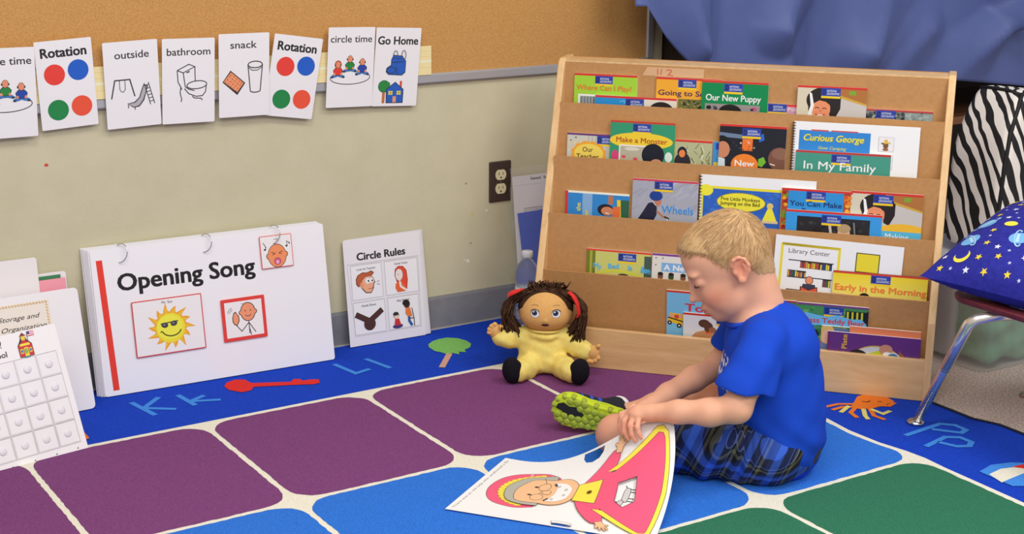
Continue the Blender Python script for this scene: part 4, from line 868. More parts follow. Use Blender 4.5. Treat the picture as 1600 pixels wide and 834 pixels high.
# ---- laminated school card with hook-and-loop dots, leaning against the binder
M_, *_ = leaning((.655, -.412, ZR), (.874, -.378, ZR), -.287, .284)
M_ = M_ @ Matrix.Translation((.010, -.006, 0)) @ Matrix.Translation((.11, -.284, 0)) @ Matrix.Rotation(math.radians(2.0), 4, 'Z') @ Matrix.Translation((-.11, .284, 0))
t = thing('dot_chart', 'white school chart with rows of round sticky dots leaning against the binder', 'chart', M_)
base, mats = sheet(.219, .285, .0016, (230, 225, 226), .002, .35); A = Art(.001, eps=3e-5, rough=.35)
A.text('Who is here ?', 93, 26, 15, INK, w=100, al='R', bold=.01); A.text('at school', 99, 47, 12, INK, w=66, al='R', bold=.02)
for r in range(4):
    for c in range(4):
        x0, y0 = 12+c*49, 58+r*52; A.line([(x0, y0), (x0+47, y0), (x0+47, y0+50), (x0, y0+50)], .9, (190, 186, 190), closed=True); A.rect(x0+2, y0+2, x0+45, y0+48, (226, 222, 224))
for x in (48, 98, 147, 196): A.ell(x, 276, 1.4, c=INK)
A.line([(0, 281), (34, 281)], 1.4, INK)
# schoolhouse with a flag
A.poly([(126, 30), (133, 20), (136, 12), (146, 12), (149, 20), (158, 30), (158, 56), (126, 56)], (70, 30, 30)); A.poly([(127, 31), (142, 18), (157, 31), (157, 55), (127, 55)], (196, 48, 52)); A.rect(137, 10, 146, 20, (226, 190, 70)); A.poly([(134, 11), (141.5, 3), (149, 11)], (120, 40, 44)); A.rect(131, 27, 153, 32, (240, 206, 70)); A.rect(138, 36, 147, 55, (236, 200, 60)); A.ell(142, 44, 4, 6, (120, 170, 90)); A.rect(129, 38, 136, 48, (236, 200, 60)); A.rect(149, 38, 155, 48, (236, 200, 60), up=False); A.rect(130, 40, 135, 46, (60, 110, 160)); A.rect(150, 40, 154, 46, (60, 110, 160), up=False)
A.rect(151, 8, 152, 26, (80, 70, 70)); A.rect(152, 3, 168, 13, (232, 226, 228)); 
for y in (3, 6, 9, 12): A.rect(152, y, 168, y+1.5, (206, 60, 70), up=False)
A.rect(152, 3, 158, 9, (50, 60, 130)); A.rect(136, 55, 148, 58, (60, 130, 150))
art_obj('card', base, A, t, extra=mats, rough=.35)
mb = MB(); mb.prism([(0, 0), (-.20, -.195), (-.20, -.198), (-.002, -.006)], 0.02, .20, axes=(1, 2, 0)); mb.obj('easel_back', flat((222, 217, 218), .5), t)
for r in range(4):
    for c in range(4):
        mb = MB(); mb.lathe([(.0088, 0), (.0086, .0018), (.0068, .0026), (0, .0029)], 18, org=(.0355+c*.049, -.083-r*.052, .0002)); mb.obj('sticky_dot', flat((216, 212, 218), .3), t, True)

# ---- papers in a clear plastic bag behind the shelf, and the bottle
M_, *_ = leaning((2.196, -.072, ZR), (2.48, -.072, ZR), -.014, .432)
t = thing('plastic_bag', 'clear plastic bag of papers headed General leaning behind the shelf', 'bag', M_)
base, mats = sheet(.262, .40, .0010, (222, 216, 218)); A = Art(.001, eps=4e-5); A.text('General', 60, 14, 7.5, INK, bold=.03); A.text('Supplies', 104, 14, 7.5, INK, bold=.03); A.line([(2, 26), (260, 26)], .8, (190, 186, 192))
A.line([(34, 92), (92, 92), (92, 140), (34, 140)], 1.2, INK, closed=True); A.line([(39, 97), (87, 97), (87, 135), (39, 135)], .8, INK, closed=True); A.ell(62, 116, 13, 12, (190, 80, 70)); A.ell(62, 116, 7, 6, (226, 190, 184)); A.line([(54, 110), (48, 104)], 3, (190, 80, 70))
o = art_obj('sheet', base, A, t, extra=mats); o.location = (.012, -.025, .001)
mb = MB(); mb.prism([(.020, -.128), (.150, -.124), (.150, -.33), (.033, -.33)], .0035, .0045); mb.obj('blue_paper', flat((36, 76, 190), .6), t)
m, nt, b = nodes_of('clear_film'); b.inputs['Base Color'].default_value = (.86, .86, .9, 1); b.inputs['Roughness'].default_value = .12; b.inputs['Alpha'].default_value = .11; b.inputs['Specular IOR Level'].default_value = .7
FILM = m
V = []; Fc = []; q = random.Random(9); nx, ny = 14, 22
for j in range(ny+1):
    for i in range(nx+1):
        x = .284*i/nx; y = -.432*j/ny; e = math.sin(math.pi*min(1, max(0, i/nx)))*math.sin(math.pi*j/ny); V.append((x+.004*math.sin(j*1.3), y, .0075+.006*e+.0035*math.sin(i*1.1+j*.7)*e+q.uniform(-.0012, .0012)*e))
for j in range(ny):
    for i in range(nx): a = j*(nx+1)+i; Fc.append((a, a+nx+1, a+nx+2, a+1))
mesh_obj('film', V, Fc, FILM, t, smooth=True)
m, nt, b = nodes_of('bottle_plastic'); b.inputs['Base Color'].default_value = (.93, .95, .97, 1); b.inputs['Roughness'].default_value = .05; b.inputs['Transmission Weight'].default_value = .9; b.inputs['IOR'].default_value = 1.2; PET = m
t = thing('water_bottle', 'clear plastic water bottle with white cap on the floor behind the shelf', 'bottle', Matrix.Translation((2.196, -.118, ZR)))
prof = [(.026, 0), (.031, .004), (.0325, .012)]
for k in range(7): z = .02+k*.017; prof += [(.0325, z), (.0312, z+.008), (.0325, z+.016)]
prof += [(.0325, .150), (.031, .162), (.026, .176), (.018, .187), (.0125, .193), (.0125, .198)]
mb = MB(); mb.lathe(prof, 32); mb.obj('bottle_body', PET, t, True)
mb = MB(); prof2 = [(.0145, .198), (.0155, .199), (.0155, .213), (.0145, .2155), (0, .216)]; mb.lathe(prof2, 28); mb.obj('cap', flat((226, 226, 228), .4), t, True)
mb = MB(); mb.lathe([(.0331, .062), (.0331, .115)], 32); mb.obj('label', flat((196, 206, 226), .4), t, True)

# ================================================================== right end: cabinet with blue paper, bin, zebra bag, chair, pillow
t = thing('storage_cabinet', 'dark open storage cabinet behind the hanging blue paper', 'cabinet', Matrix.Translation((2.74, -.12, 0)))
dk = wood('dark_wood', (38, 28, 24), (54, 40, 33), (1, 6, 6), 5)
mb = MB(); mb.box((0, 0, 0), (.025, .5, 1.75)); mb.obj('side_panel', dk, t); mb = MB(); mb.box((2.6, 0, 0), (2.625, .5, 1.75)); mb.obj('side_panel', dk, t)
mb = MB(); mb.box((0, 0, 1.75), (2.625, .5, 1.775)); mb.obj('top_board', dk, t)
for z in (.05, .43, 1.2): mb = MB(); mb.box((.025, .02, z), (2.6, .5, z+.025)); mb.obj('shelf_board', wood('brown_board', (96, 58, 34), (128, 82, 50), (1, 6, 6), 5) if z == .43 else dk, t)
mb = MB(); mb.box((.025, .48, .05), (2.6, .5, 1.75)); mb.obj('back_panel', dk, t)
# blue paper: crumpled sheet hung over the cabinet front, its lower left corner sticking out
m = noisy('blue_paper_roll', (82, 96, 152), (90, 104, 160), 5, rough=.5, spec=.35); 
def crease(x, z, x1, z1, x2, z2, a, w1, w2):
    d = Vector((x2-x1, z2-z1)); L2 = d.length_squared; t_ = max(0, min(1, ((x-x1)*d.x+(z-z1)*d.y)/L2)); dist = math.hypot(x-x1-t_*d.x, z-z1-t_*d.y)
    return a*(1-.75*t_)*max(0, 1-dist/(w1+(w2-w1)*t_))
def paper_pt(u, v):
    zl = 1.55; bot = lambda x: .70-.06*min(1, max(0, (x-2.70)/.2))-.045*min(1, max(0, (x-2.9)/.5))+(-.05*max(0, (x-3.78)/.4))
    x = 2.47+(4.9-2.47)*u
    lo = bot(x)
    if x < 2.74: lo = .885+(.705-.885)*(x-2.505)/(2.69-2.505) if x > 2.505 else .885
    z = zl+(lo-zl)*v
    y = -.155-.02*math.sin(x*3.1+.6)*v
    y -= crease(x, z, 2.716, .752, 2.62, 1.15, .085, .085, .20)+crease(x, z, 3.04, .79, 3.2, 1.2, .07, .09, .25)+crease(x, z, 3.07, .68, 3.04, .79, .035, .09, .04)
    y -= crease(x, z, 3.40, .70, 3.52, .98, .085, .12, .2)+crease(x, z, 4.03, .80, 3.80, .60, .11, .06, .15)+crease(x, z, 4.03, .80, 3.95, 1.2, .10, .07, .3)
    y -= crease(x, z, 3.66, .76, 3.5, .58, .05, .10, .1)+.05*max(0, 1-abs(x-2.5)/.16)*v*v
    y += .055*max(0, 1-abs(x-2.86)/.11)*v+.05*max(0, 1-abs(x-3.22)/.12)*v*v
    return (x, y, z)
nx, nz_ = 150, 90; V = []; Fc = []
for j in range(nz_+1):
    for i in range(nx+1): V.append(paper_pt(i/nx, j/nz_))
for j in range(nz_):
    for i in range(nx): a = j*(nx+1)+i; Fc.append((a, a+nx+1, a+nx+2, a+1))
o = mesh_obj('blue_paper', V, Fc, m, None, smooth=True); md = o.modifiers.new('s', 'SOLIDIFY'); md.thickness = .0006
tag(o, 'large sheet of blue paper hanging creased over the cabinet front', 'paper')

# ---- bin
m, nt, b = nodes_of('cloudy_plastic'); b.inputs['Base Color'].default_value = (.80, .80, .80, 1); b.inputs['Roughness'].default_value = .3; b.inputs['Alpha'].default_value = .30; CLOUD = m
t = thing('storage_bin', 'cloudy plastic storage bin with green cloth inside on the carpet', 'bin', Matrix.Translation((2.965, -1.06, 0)))
bw, bd, bh = .50, .42, .235
bm = bmesh.new(); rings = []
for z, s in ((.002, .93), (.02, .945), (bh-.02, 1.0), (bh, 1.01)):
    P = rounded(bw/2-bw/2*s, bd/2-bd/2*s, bw/2+bw/2*s, bd/2+bd/2*s, .035, 6); rings.append([bm.verts.new((p[0], p[1], z)) for p in P])
for a_, b_ in zip(rings, rings[1:]):
    for i in range(len(a_)): bm.faces.new((a_[i], a_[(i+1) % len(a_)], b_[(i+1) % len(a_)], b_[i]))
bm.faces.new(rings[0][::-1]); mb = MB(); mb.bm(bm); o = mb.obj('bin_body', CLOUD, t); auto_smooth(o, 50)
mb = MB(); mb.prism(rounded(-.008, -.008, bw+.008, bd+.008, .04, 6), bh-.004, bh+.012); o = mb.obj('lid', flat((196, 194, 196), .35), t); o.modifiers.new('b', 'BEVEL').width = .004
vol = Vol((0, 0, 0), (bw, bd, bh), .006)
vol.rbox((.26, .11, .105), (.215, .085, .092), rad=.02, k=0)
vol.cut((.034, 0, 0), (-1, 0, 0)); vol.cut((0, .022, 0), (0, -1, 0)); vol.cut((0, 0, .012), (0, 0, -1)); vol.warp(lambda X, Y, Z: .006*np.sin(X*60+Z*30)*np.sin(Z*45+Y*40)+.004*np.sin(X*25-Z*90))
vol.obj('green_cloth', noisy('green_cloth', (98, 156, 124), (120, 176, 142), 40, bump=.2), t)
mb = MB(); mb.box((.024, .13, .01), (.075, .38, .205), bev=.01); mb.obj('white_folders', flat((206, 204, 206), .6), t)

# ---- zebra bag on the bin
m, nt, b = nodes_of('zebra_print'); Lk = nt.links; tc = N(nt, 'ShaderNodeTexCoord')
def zdot(v):
    d = N(nt, 'ShaderNodeVectorMath', operation='DOT_PRODUCT'); d.inputs[1].default_value = v; Lk.new(tc.outputs['Object'], d.inputs[0]); return d.outputs['Value']
cb = N(nt, 'ShaderNodeCombineXYZ'); Lk.new(zdot((.85, -.85, .42)), cb.inputs[0]); Lk.new(zdot((.12, .12, .40)), cb.inputs[1]); Lk.new(zdot((.6, .6, 0)), cb.inputs[2])
wv = N(nt, 'ShaderNodeTexWave', i_Scale=9.0, i_Distortion=6.5, i_Detail=1.5); wv.inputs['Detail Scale'].default_value = 1.5; wv.inputs['Detail Roughness'].default_value = .6; wv.bands_direction = 'X'; Lk.new(cb.outputs[0], wv.inputs['Vector'])
r = ramp(nt, [(.0, (20, 18, 20)), (.47, (226, 220, 214))], 'CONSTANT'); Lk.new(wv.outputs['Fac'], r.inputs[0]); Lk.new(r.outputs[0], b.inputs['Base Color']); b.inputs['Roughness'].default_value = .7; ZEB = m
t = thing('zebra_bag', 'black and white zebra print bag with black piping on the bin', 'bag', Matrix.Translation((2.955, -.92, .2475)))
secs = [(0, .175, .52, .0, .17), (.06, .172, .53, -.008, .178), (.16, .176, .535, -.012, .18), (.26, .182, .535, -.012, .18), (.34, .198, .53, -.008, .175), (.40, .228, .52, .0, .17), (.438, .248, .51, .008, .165), (.452, .275, .50, .03, .15)]
bm = bmesh.new(); rings = []
for z, x0, x1, y0, y1 in secs:
    P = rounded(x0, y0, x1, y1, .03, 5); rings.append([bm.verts.new((p[0], p[1], z - (p[0]-.25)*.14*(z/.45)**2)) for p in P])
for a_, b_ in zip(rings, rings[1:]):
    for i in range(len(a_)): bm.faces.new((a_[i], a_[(i+1) % len(a_)], b_[(i+1) % len(a_)], b_[i]))
bm.faces.new(rings[0][::-1]); bm.faces.new(rings[-1]); mb = MB(); mb.bm(bm); o = mb.obj('bag_body', ZEB, t, True); sd = o.modifiers.new('s', 'SUBSURF'); sd.levels = 2; sd.render_levels = 2
BLK = flat((24, 22, 24), .6)
mb = MB(); mb.tube([(.188, .012, .0), (.184, .003, .06), (.188, -.001, .16), (.194, -.001, .26), (.210, .003, .34), (.240, .011, .40), (.258, .018, .434), (.30, .022, .442), (.50, .022, .418)], .0062, 10); mb.obj('piping', BLK, t, True)
mb = MB(); mb.tube([(.258, .018, .434), (.256, .06, .441), (.256, .12, .441), (.262, .155, .436)], .005, 8); mb.obj('piping', BLK, t, True)

# ---- child's chair
t = thing('child_chair', 'maroon plastic child chair with chrome legs, cut by the right edge of the photo', 'chair', Matrix.Translation((2.545, -1.27, 0)))
bm = bmesh.new(); P = rounded(0, -.39, .47, 0, .06, 8); up_ = [bm.verts.new((p[0], p[1], .337-.006*math.sin(math.pi*min(1, max(0, p[0]/.4))))) for p in P]; lo_ = [bm.verts.new((p[0]*.98+.004, p[1]*.98-.004, .322)) for p in P]
for i in range(len(P)): bm.faces.new((lo_[i], lo_[(i+1) % len(P)], up_[(i+1) % len(P)], up_[i]))
bm.faces.new(up_); bm.faces.new(lo_[::-1]); mb = MB(); mb.bm(bm); o = mb.obj('seat', noisy('maroon_plastic', (104, 42, 52), (118, 50, 60), 60, rough=.45, bump=.1), t); bv = o.modifiers.new('b', 'BEVEL'); bv.width = .004; bv.segments = 3; bv.limit_method = 'ANGLE'; auto_smooth(o, 45)
CHR = flat((232, 226, 214), .22, .78, .6)
def chair_leg(foot, topp, seatp):
    f, tp, sp = Vector(foot), Vector(topp), Vector(seatp); d = (f-tp).normalized(); P = [sp, sp.lerp(tp, .55)+Vector((0, 0, .004)), tp+(sp-tp).normalized()*.012+Vector((0, 0, .0)), tp+d*.014, tp+d*.03]
    mb = MB(); k = tp.lerp(f, .46); mb.tube(P+[k], .0125, 16); lg = mb.obj('leg', CHR, t, True)
    mb = MB(); mb.tube([k-d*.004, k, f-d*.010], [.0126, .0105, .0105], 16); mb.obj('lower_tube', CHR, lg, True)
    mb = MB(); mb.lathe([(.0, .0), (.019, .0), (.0205, .003), (.019, .007), (.013, .0105), (.0, .0125)], 24, org=(f.x, f.y, f.z)); mb.obj('glide_foot', flat((190, 186, 182), .2, 1.0), lg, True)
chair_leg((.003, .048, ZR), (-.014, -.098, .300), (.09, -.16, .313)); chair_leg((-.05, -.46, ZR), (.012, -.245, .300), (.10, -.22, .313)); chair_leg((.40, .05, 0), (.38, -.10, .300), (.30, -.14, .313)); chair_leg((.44, -.46, 0), (.38, -.29, .300), (.30, -.24, .313))
mb = MB(); V = []; Fc = []
for j in range(13):
    for i in range(13):
        u = i/12-.5; v = j/12; V.append((.515+.05*v+.05*u*u, -.195+u*.36*(1-.15*v*v), .42+.24*v))
for j in range(12):
    for i in range(12): a = j*13+i; Fc.append((a, a+1, a+14, a+13))
o = mesh_obj('backrest', V, Fc, _mats['maroon_plastic'], t, smooth=True); o.modifiers.new('s', 'SOLIDIFY').thickness = .008
for s in (-.30, -.09): mb = MB(); mb.tube([(.38, s, .313), (.49, s, .318), (.528, s, .345), (.540, s, .45), (.552, s, .56)], .011, 12); mb.obj('back_support', CHR, t, True)

# ---- pillow with moons, stars and planets
ce = Vector((2.742, -1.418, .418)); e_ = Vector((.842, -.539, .13)).normalized(); q_ = Vector((.523, .812, .20)); q_ = (q_-e_*q_.dot(e_)).normalized(); n_ = e_.cross(q_)
if n_.z < 0: n_ = -n_
ax_u = (e_+q_).normalized(); ax_v = (e_-q_).normalized()     # the pillow's own sides
PW = .435
def pil(u, v, s, off=0.0):
    """u, v in -1..1; s = +1 top, -1 underside"""
    a, b_ = max(0, 1-abs(u)**2.4), max(0, 1-abs(v)**2.4); th = .088*(a*b_)**.55
    pin = 1-.045*(1-abs(u)**2)*(abs(v)**4) ; pin2 = 1-.045*(1-abs(v)**2)*(abs(u)**4)
    return Vector((u*PW/2*pin2, v*PW/2*pin, s*(th*(1.0 if s > 0 else .78)+off)+.003*math.sin(u*7+v*3)*th*8))
def pilN(u, v, off, s=1):
    p = pil(u, v, s); e = .02; du = pil(min(u+e, .99), v, s)-pil(u-e, v, s); dv = pil(u, min(v+e, .99), s)-pil(u, v-e, s); n = du.cross(dv); n = n.normalized()*(1 if n.z*s > 0 else -1)
    return p+n*off
nn = 44; V = []; Fc = []
for s in (1, -1):
    b0 = len(V)
    for j in range(nn+1):
        for i in range(nn+1): V.append(pil(-1+2*i/nn, -1+2*j/nn, s))
    for j in range(nn):
        for i in range(nn):
            a = b0+j*(nn+1)+i; f = (a, a+1, a+nn+2, a+nn+1); Fc.append(f if s > 0 else f[::-1])
mats = [noisy('pillow_cloth', (34, 36, 132), (42, 44, 150), 90, rough=.8, bump=.08)]; mi = [0]*len(Fc); idx = {}
q = random.Random(12); placed = []
def star(r, n=5, a0=0): return [((r if k % 2 == 0 else r*.45)*math.cos(a0+k*math.pi/n), (r if k % 2 == 0 else r*.45)*math.sin(a0+k*math.pi/n)) for k in range(2*n)]
def decal(P, u, v, c, off, s):
    loops = [[Vector((p[0], p[1], 0)) for p in P]]
    A = Art(1, -1); A.poly(P, 0); A.grid(.012); Vv, Ff, _, _ = A.P[0]
    if c not in idx: idx[c] = len(mats); mats.append(flat(c, .75))
    b0 = len(V)
    for p in Vv: V.append(pilN(max(-.97, min(.97, u+p[0]*2/PW)), max(-.97, min(.97, v+p[1]*2/PW)), off, s))
    for f in Ff: Fc.append(tuple(i+b0 for i in f)); mi.append(idx[c])
def motif(kind, u, v, s):
    a = q.uniform(0, 6.28); rot = lambda P: [(x*math.cos(a)-y*math.sin(a), x*math.sin(a)+y*math.cos(a)) for x, y in P]
    circ = lambda r, cx=0, cy=0, ry=None: [(cx+r*math.cos(k/20*6.2832), cy+(ry or r)*math.sin(k/20*6.2832)) for k in range(20)]
    if kind == 'planet':
        decal(circ(.021), u, v, (112, 172, 222), .0008, s); decal(rot([(-.016, -.004), (.016, -.006), (.015, .001), (-.0165, .002)]), u, v, (168, 208, 236), .0012, s)
        R = [(.033*math.cos(t/28*6.2832), .0105*math.sin(t/28*6.2832)) for t in range(29)]; I = [(.028*math.cos(t/28*6.2832), .0065*math.sin(t/28*6.2832)) for t in range(29)]
        for k in range(28):
            if not (k < 14): decal(rot([R[k], R[k+1], I[k+1], I[k]]), u, v, (150, 190, 236), .0016, s)
            elif k < 3 or k > 10: decal(rot([R[k], R[k+1], I[k+1], I[k]]), u, v, (150, 190, 236), .0016, s)
    elif kind == 'moon':
        P = [(.018*math.cos(t), .018*math.sin(t)) for t in [1.0+k*(4.3/16) for k in range(17)]]+[(.0065+.0145*math.cos(t), .0145*math.sin(t)) for t in [5.05-k*(3.8/14) for k in range(15)]]
        decal(rot(P), u, v, (226, 212, 70), .001, s)
    elif kind == 'disc': decal(circ(.015, ry=.012), u, v, (230, 216, 70), .001, s)
    elif kind == 'gstar': decal(rot(star(.0085)), u, v, (222, 196, 60), .001, s)
    elif kind == 'wstar': decal(rot(star(.0078)), u, v, (214, 216, 236), .001, s)
    else: decal(rot(star(.0045)), u, v, (190, 196, 232), .001, s)
for s in (1, -1):
    placed = []
    for kind, n, rad in (('planet', 11, .17), ('moon', 12, .12), ('disc', 6, .10), ('gstar', 26, .075), ('wstar', 34, .07), ('dot', 60, .045)):
        k = 0; tries = 0
        while k < n and tries < 900:
            tries += 1; u, v = q.uniform(-.93, .93), q.uniform(-.93, .93)
            if all((u-a)**2+(v-b_)**2 > (rad+r_)**2*.8 for a, b_, r_ in placed) and max(abs(u), abs(v))+rad*.8 < .99: placed.append((u, v, rad)); motif(kind, u, v, s); k += 1
o = mesh_obj('pillow', V, Fc, mats, None, mi, True, frame(ce, ax_u, ax_v, ax_u.cross(ax_v)) if ax_u.cross(ax_v).z > 0 else frame(ce, ax_v, ax_u, ax_v.cross(ax_u)))
tag(o, 'dark blue pillow printed with moons, stars and planets on the child chair', 'pillow')
# ================================================================== the soft doll
DX = Vector((.8, -.6, 0)); DY = Vector((.6, .8, 0)); DM = frame(Vector((2.027, -.474, .0088)), DX, DY, Vector((0, 0, 1)))
t = thing('rag_doll', 'soft doll with brown yarn hair and yellow suit sitting against the shelf', 'doll', DM)
hc = np.array((-.007, -.003, .170)); hr = np.array((.0660, .052, .0545))
felt = noisy('doll_skin', (208, 158, 94), (218, 168, 104), 220, rough=.9, bump=.06, spec=.1)
v = Vol((-.17, -.075, .0), (.15, .075, .24), .0018)
v.ell(hc, hr, k=0); v.ell(hc+(.0, -.004, -.018), (.060, .050, .036), k=.02); v.ell((-.006, -.056, .151), (.0055, .005, .004), k=.006)
v.cone((-.008, 0, .13), (-.010, .004, .05), .028, .045, .015)
v.chain([(-.055, .002, .092), (-.115, -.012, .094), (-.124, -.016, .100)], [.020, .014, .014], .01)
v.ell((-.131, -.018, .108), (.0165, .013, .020), k=.006)
for k, (x, z) in enumerate(((-.147, .106), (-.146, .115), (-.141, .123), (-.133, .128))): v.ell((x, -.022, z), (.0065, .0075, .0055), k=.0025)
v.chain([(-.121, -.022, .112), (-.117, -.028, .124)], [.007, .0062], .003)
v.chain([(.038, .002, .092), (.092, -.020, .070), (.102, -.026, .066)], [.020, .014, .014], .01)
v.ell((.113, -.032, .064), (.0185, .013, .020), k=.006)
for k, (x, z) in enumerate(((.104, .045), (.112, .043), (.121, .046), (.128, .053))): v.ell((x, -.038, z), (.006, .0075, .0065), k=.0025)
v.chain([(.122, -.032, .078), (.128, -.038, .084)], [.007, .006], .003)
v.obj('body', felt, t, 1); DV = v
yel = noisy('yellow_jersey', (228, 202, 108), (238, 214, 124), 60, rough=.92, bump=.12, bscale=320, spec=.1)
v = Vol((-.15, -.12, 0), (.125, .06, .13), .0018)
v.ell((-.012, .002, .064), (.062, .044, .048), k=0); v.ell((-.011, .0, .030), (.066, .044, .030), k=.02); v.cone((-.056, .002, .096), (.036, .002, .096), .020, .020, .02)
v.chain([(-.056, .002, .092), (-.10, -.010, .087), (-.119, -.016, .092)], [.024, .0225, .0215], .012); v.chain([(.038, .002, .092), (.075, -.016, .074), (.097, -.026, .066)], [.024, .0225, .022], .012)
v.chain([(-.028, -.008, .028), (-.050, -.05, .027), (-.066, -.088, .028)], [.028, .0265, .026], .014); v.chain([(.018, -.008, .028), (.045, -.05, .028), (.062, -.085, .030)], [.028, .0265, .026], .014)
v.ell((-.131, -.018, .108), (.0165, .014, .019), k=0, mode='s'); v.ell((.114, -.033, .063), (.0185, .014, .019), k=0, mode='s')
v.ell((-.008, -.006, .102), (.043, .038, .0155), k=.008)
v.warp(lambda X, Y, Z: .0011*np.sin(X*160+Z*90+1)*np.sin(Z*130-X*60+Y*80)+.0008*np.sin(Y*210+X*70))
v.cut((0, 0, .001), (0, 0, -1)); v.obj('suit', yel, t, 1)
P = []
for k in range(33): a = 2*math.pi*k/32; P.append((-.007+.038*math.cos(a), -.006+.036*math.sin(a), .1135-.003*math.sin(a)))
mb = MB(); mb.tube(P, .0034, 8, cap=False); mb.obj('collar', yel, t, True)
blk = noisy('black_felt', (20, 19, 24), (30, 28, 34), 200, rough=.95, bump=.1, spec=.1)
for x, y, z, r in ((-.0835, -.100, .0345, .1), (.0835, -.098, .036, -.1)):
    v = Vol((x-.04, y-.035, 0), (x+.04, y+.035, .085), .002); v.ell((x, y, z), (.0245, .0215, .0335), [(math.cos(r), 0, math.sin(r)), (0, 1, 0), (-math.sin(r), 0, math.cos(r))], k=0); v.cone((x*.9, y+.012, z-.004), (x*.8, y+.026, z-.006), .022, .021, .012)
    v.cut((0, 0, .0008), (0, 0, -1)); v.obj('shoe', blk, t, 1)
def hsurf(x, z, off):
    i = min(DV.n[0]-1, max(0, int(round((x-DV.lo[0])/DV.h)))); k = min(DV.n[2]-1, max(0, int(round((z-DV.lo[2])/DV.h)))); fx = (x-DV.lo[0])/DV.h; fz_ = (z-DV.lo[2])/DV.h
    i0, k0 = int(fx), int(fz_); a, c = fx-i0, fz_-k0
    col = (1-a)*(1-c)*DV.F[i0, :, k0]+a*(1-c)*DV.F[i0+1, :, k0]+(1-a)*c*DV.F[i0, :, k0+1]+a*c*DV.F[i0+1, :, k0+1]
    j = int(np.argmax(col < 0)); f0, f1 = col[j-1], col[j]; return DV.lo[1]+DV.h*(j-1+f0/(f0-f1))-off
def on_face(name, A, parent=None): return art_obj(name, MB(), A, parent or t, rough=.35, fn=lambda x, y, z: (x, hsurf(x, y, .0006+z), y))
for cx, s in ((-.031, 1), (.0215, -1)):
    A = Art(1, -1, ox=cx, oy=.169, eps=8e-5); A.ell(0, 0, .0108, .0098, (70, 54, 50)); A.ell(0, -.0004, .0100, .0090, (226, 226, 232)); A.grid(.003); eye = on_face('eye', A)
    A = Art(1, -1, ox=cx, oy=.169, eps=8e-5); A.k = 5; A.ell(-.001, .0015, .0070, .0066, (58, 42, 44)); A.ell(-.001, .0015, .0055, .0052, (50, 70, 110)); A.ell(-.001, .0018, .0036, .0036, (18, 16, 20)); A.ell(-.0032, .0042, .0017, .0017, (240, 240, 244)); A.grid(.003); on_face('iris', A, eye)
    A = Art(1, -1, ox=cx, oy=.169, eps=8e-5); A.line([(-.0085, .0185), (-.003, .0205), (.003, .0205), (.0085, .0185)], .0009, (110, 74, 44)); A.line([(-.011, .004), (-.008, .0085), (0, .0108), (.008, .0085), (.011, .004)], .0012, (60, 42, 36)); A.grid(.003); on_face('eyebrow', A)
A = Art(1, -1, ox=-.005, oy=.1405, eps=8e-5); A.poly([(-.0105, .0), (-.006, .0028), (-.0015, .0032), (0, .0024), (.0015, .0032), (.006, .0028), (.0105, 0), (.006, -.003), (0, -.0042), (-.006, -.003)], (74, 34, 32)); A.line([(-.0095, 0), (0, -.0004), (.0095, 0)], .0008, (30, 14, 16)); A.grid(.003); on_face('mouth', A)
# yarn hair
yarn = noisy('brown_yarn', (52, 34, 24), (84, 58, 42), 120, rough=.95, bump=.3, bscale=500, stretch=(1, 1, 1), spec=.1)
v = Vol((-.10, -.07, .08), (.09, .075, .24), .002); v.ell(hc+(0, .004, .002), (.0695, .0555, .0590), k=0); v.ell((-.007, -.074, .163), (.0695, .070, .069), k=.004, mode='s'); v.cut((0, -.02, .125), (0, -1, -.6)); cap_ = v.obj('hair', yarn, t, 1)
def cat(P, n=14):
    P = [Vector(p) for p in P]; P = [P[0]*2-P[1]]+P+[P[-1]*2-P[-2]]; out = []
    for i in range(1, len(P)-2):
        for k in range(n if i < len(P)-3 else n+1):
            s = k/n; a, b_, c, d = P[i-1:i+3]; out.append(.5*((2*b_)+(c-a)*s+(2*a-5*b_+4*c-d)*s*s+(3*b_-a-3*c+d)*s**3))
    return out
q = random.Random(21)
for s in (-1, 1):
    mb = MB(); cx = -.007
    for k in range(120):
        f = q.random(); a = q.uniform(-.42, 1.2)          # a: front to back over the crown
        y0 = hc[1]+.058*math.sin(a); z0 = hc[2]+.0625*math.cos(a)-.004
        sx = .071+q.uniform(0, .010); y1 = y0*.75-.004; z1 = .196+q.uniform(-.01, .010)-.018*max(0, a)
        xe = (q.uniform(.062, .118) if s < 0 else q.uniform(.060, .100)); ze = q.uniform(.090, .112)+(.012 if abs(xe) > .1 else 0); bulge = .083+q.uniform(0, .028)*(1.0 if s < 0 else .75)
        if a > .2: xe *= .9
        mid = (cx+s*.040, y0*1.0-.001, z0-.012+.004*q.random())
        P = cat([(cx+s*.002+q.uniform(-.006, .006), y0, z0+q.uniform(0, .003)), mid, (cx+s*sx, y1, z1), (cx+s*bulge, y1*.7-.006+q.uniform(-.016, .014), .160), (cx+s*xe, y1*.5-.008+q.uniform(-.02, .016), ze)], 5)
        mb.tube(P, q.uniform(.0017, .0024), 5)
    for k in range(16):
        x = cx+s*q.uniform(0, .05); P = cat([(x, q.uniform(-.03, .0), .222), (x+q.uniform(-.006, .006), q.uniform(-.03, -.01), .232), (x+q.uniform(-.014, .014), q.uniform(-.04, -.015), .238+q.uniform(0, .008))], 4); mb.tube(P, [.002]*(len(P)-2)+[.0016, .0008], 5)
    mb.obj('hair_bunch', yarn, t, True)
red = flat((214, 44, 40), .45)
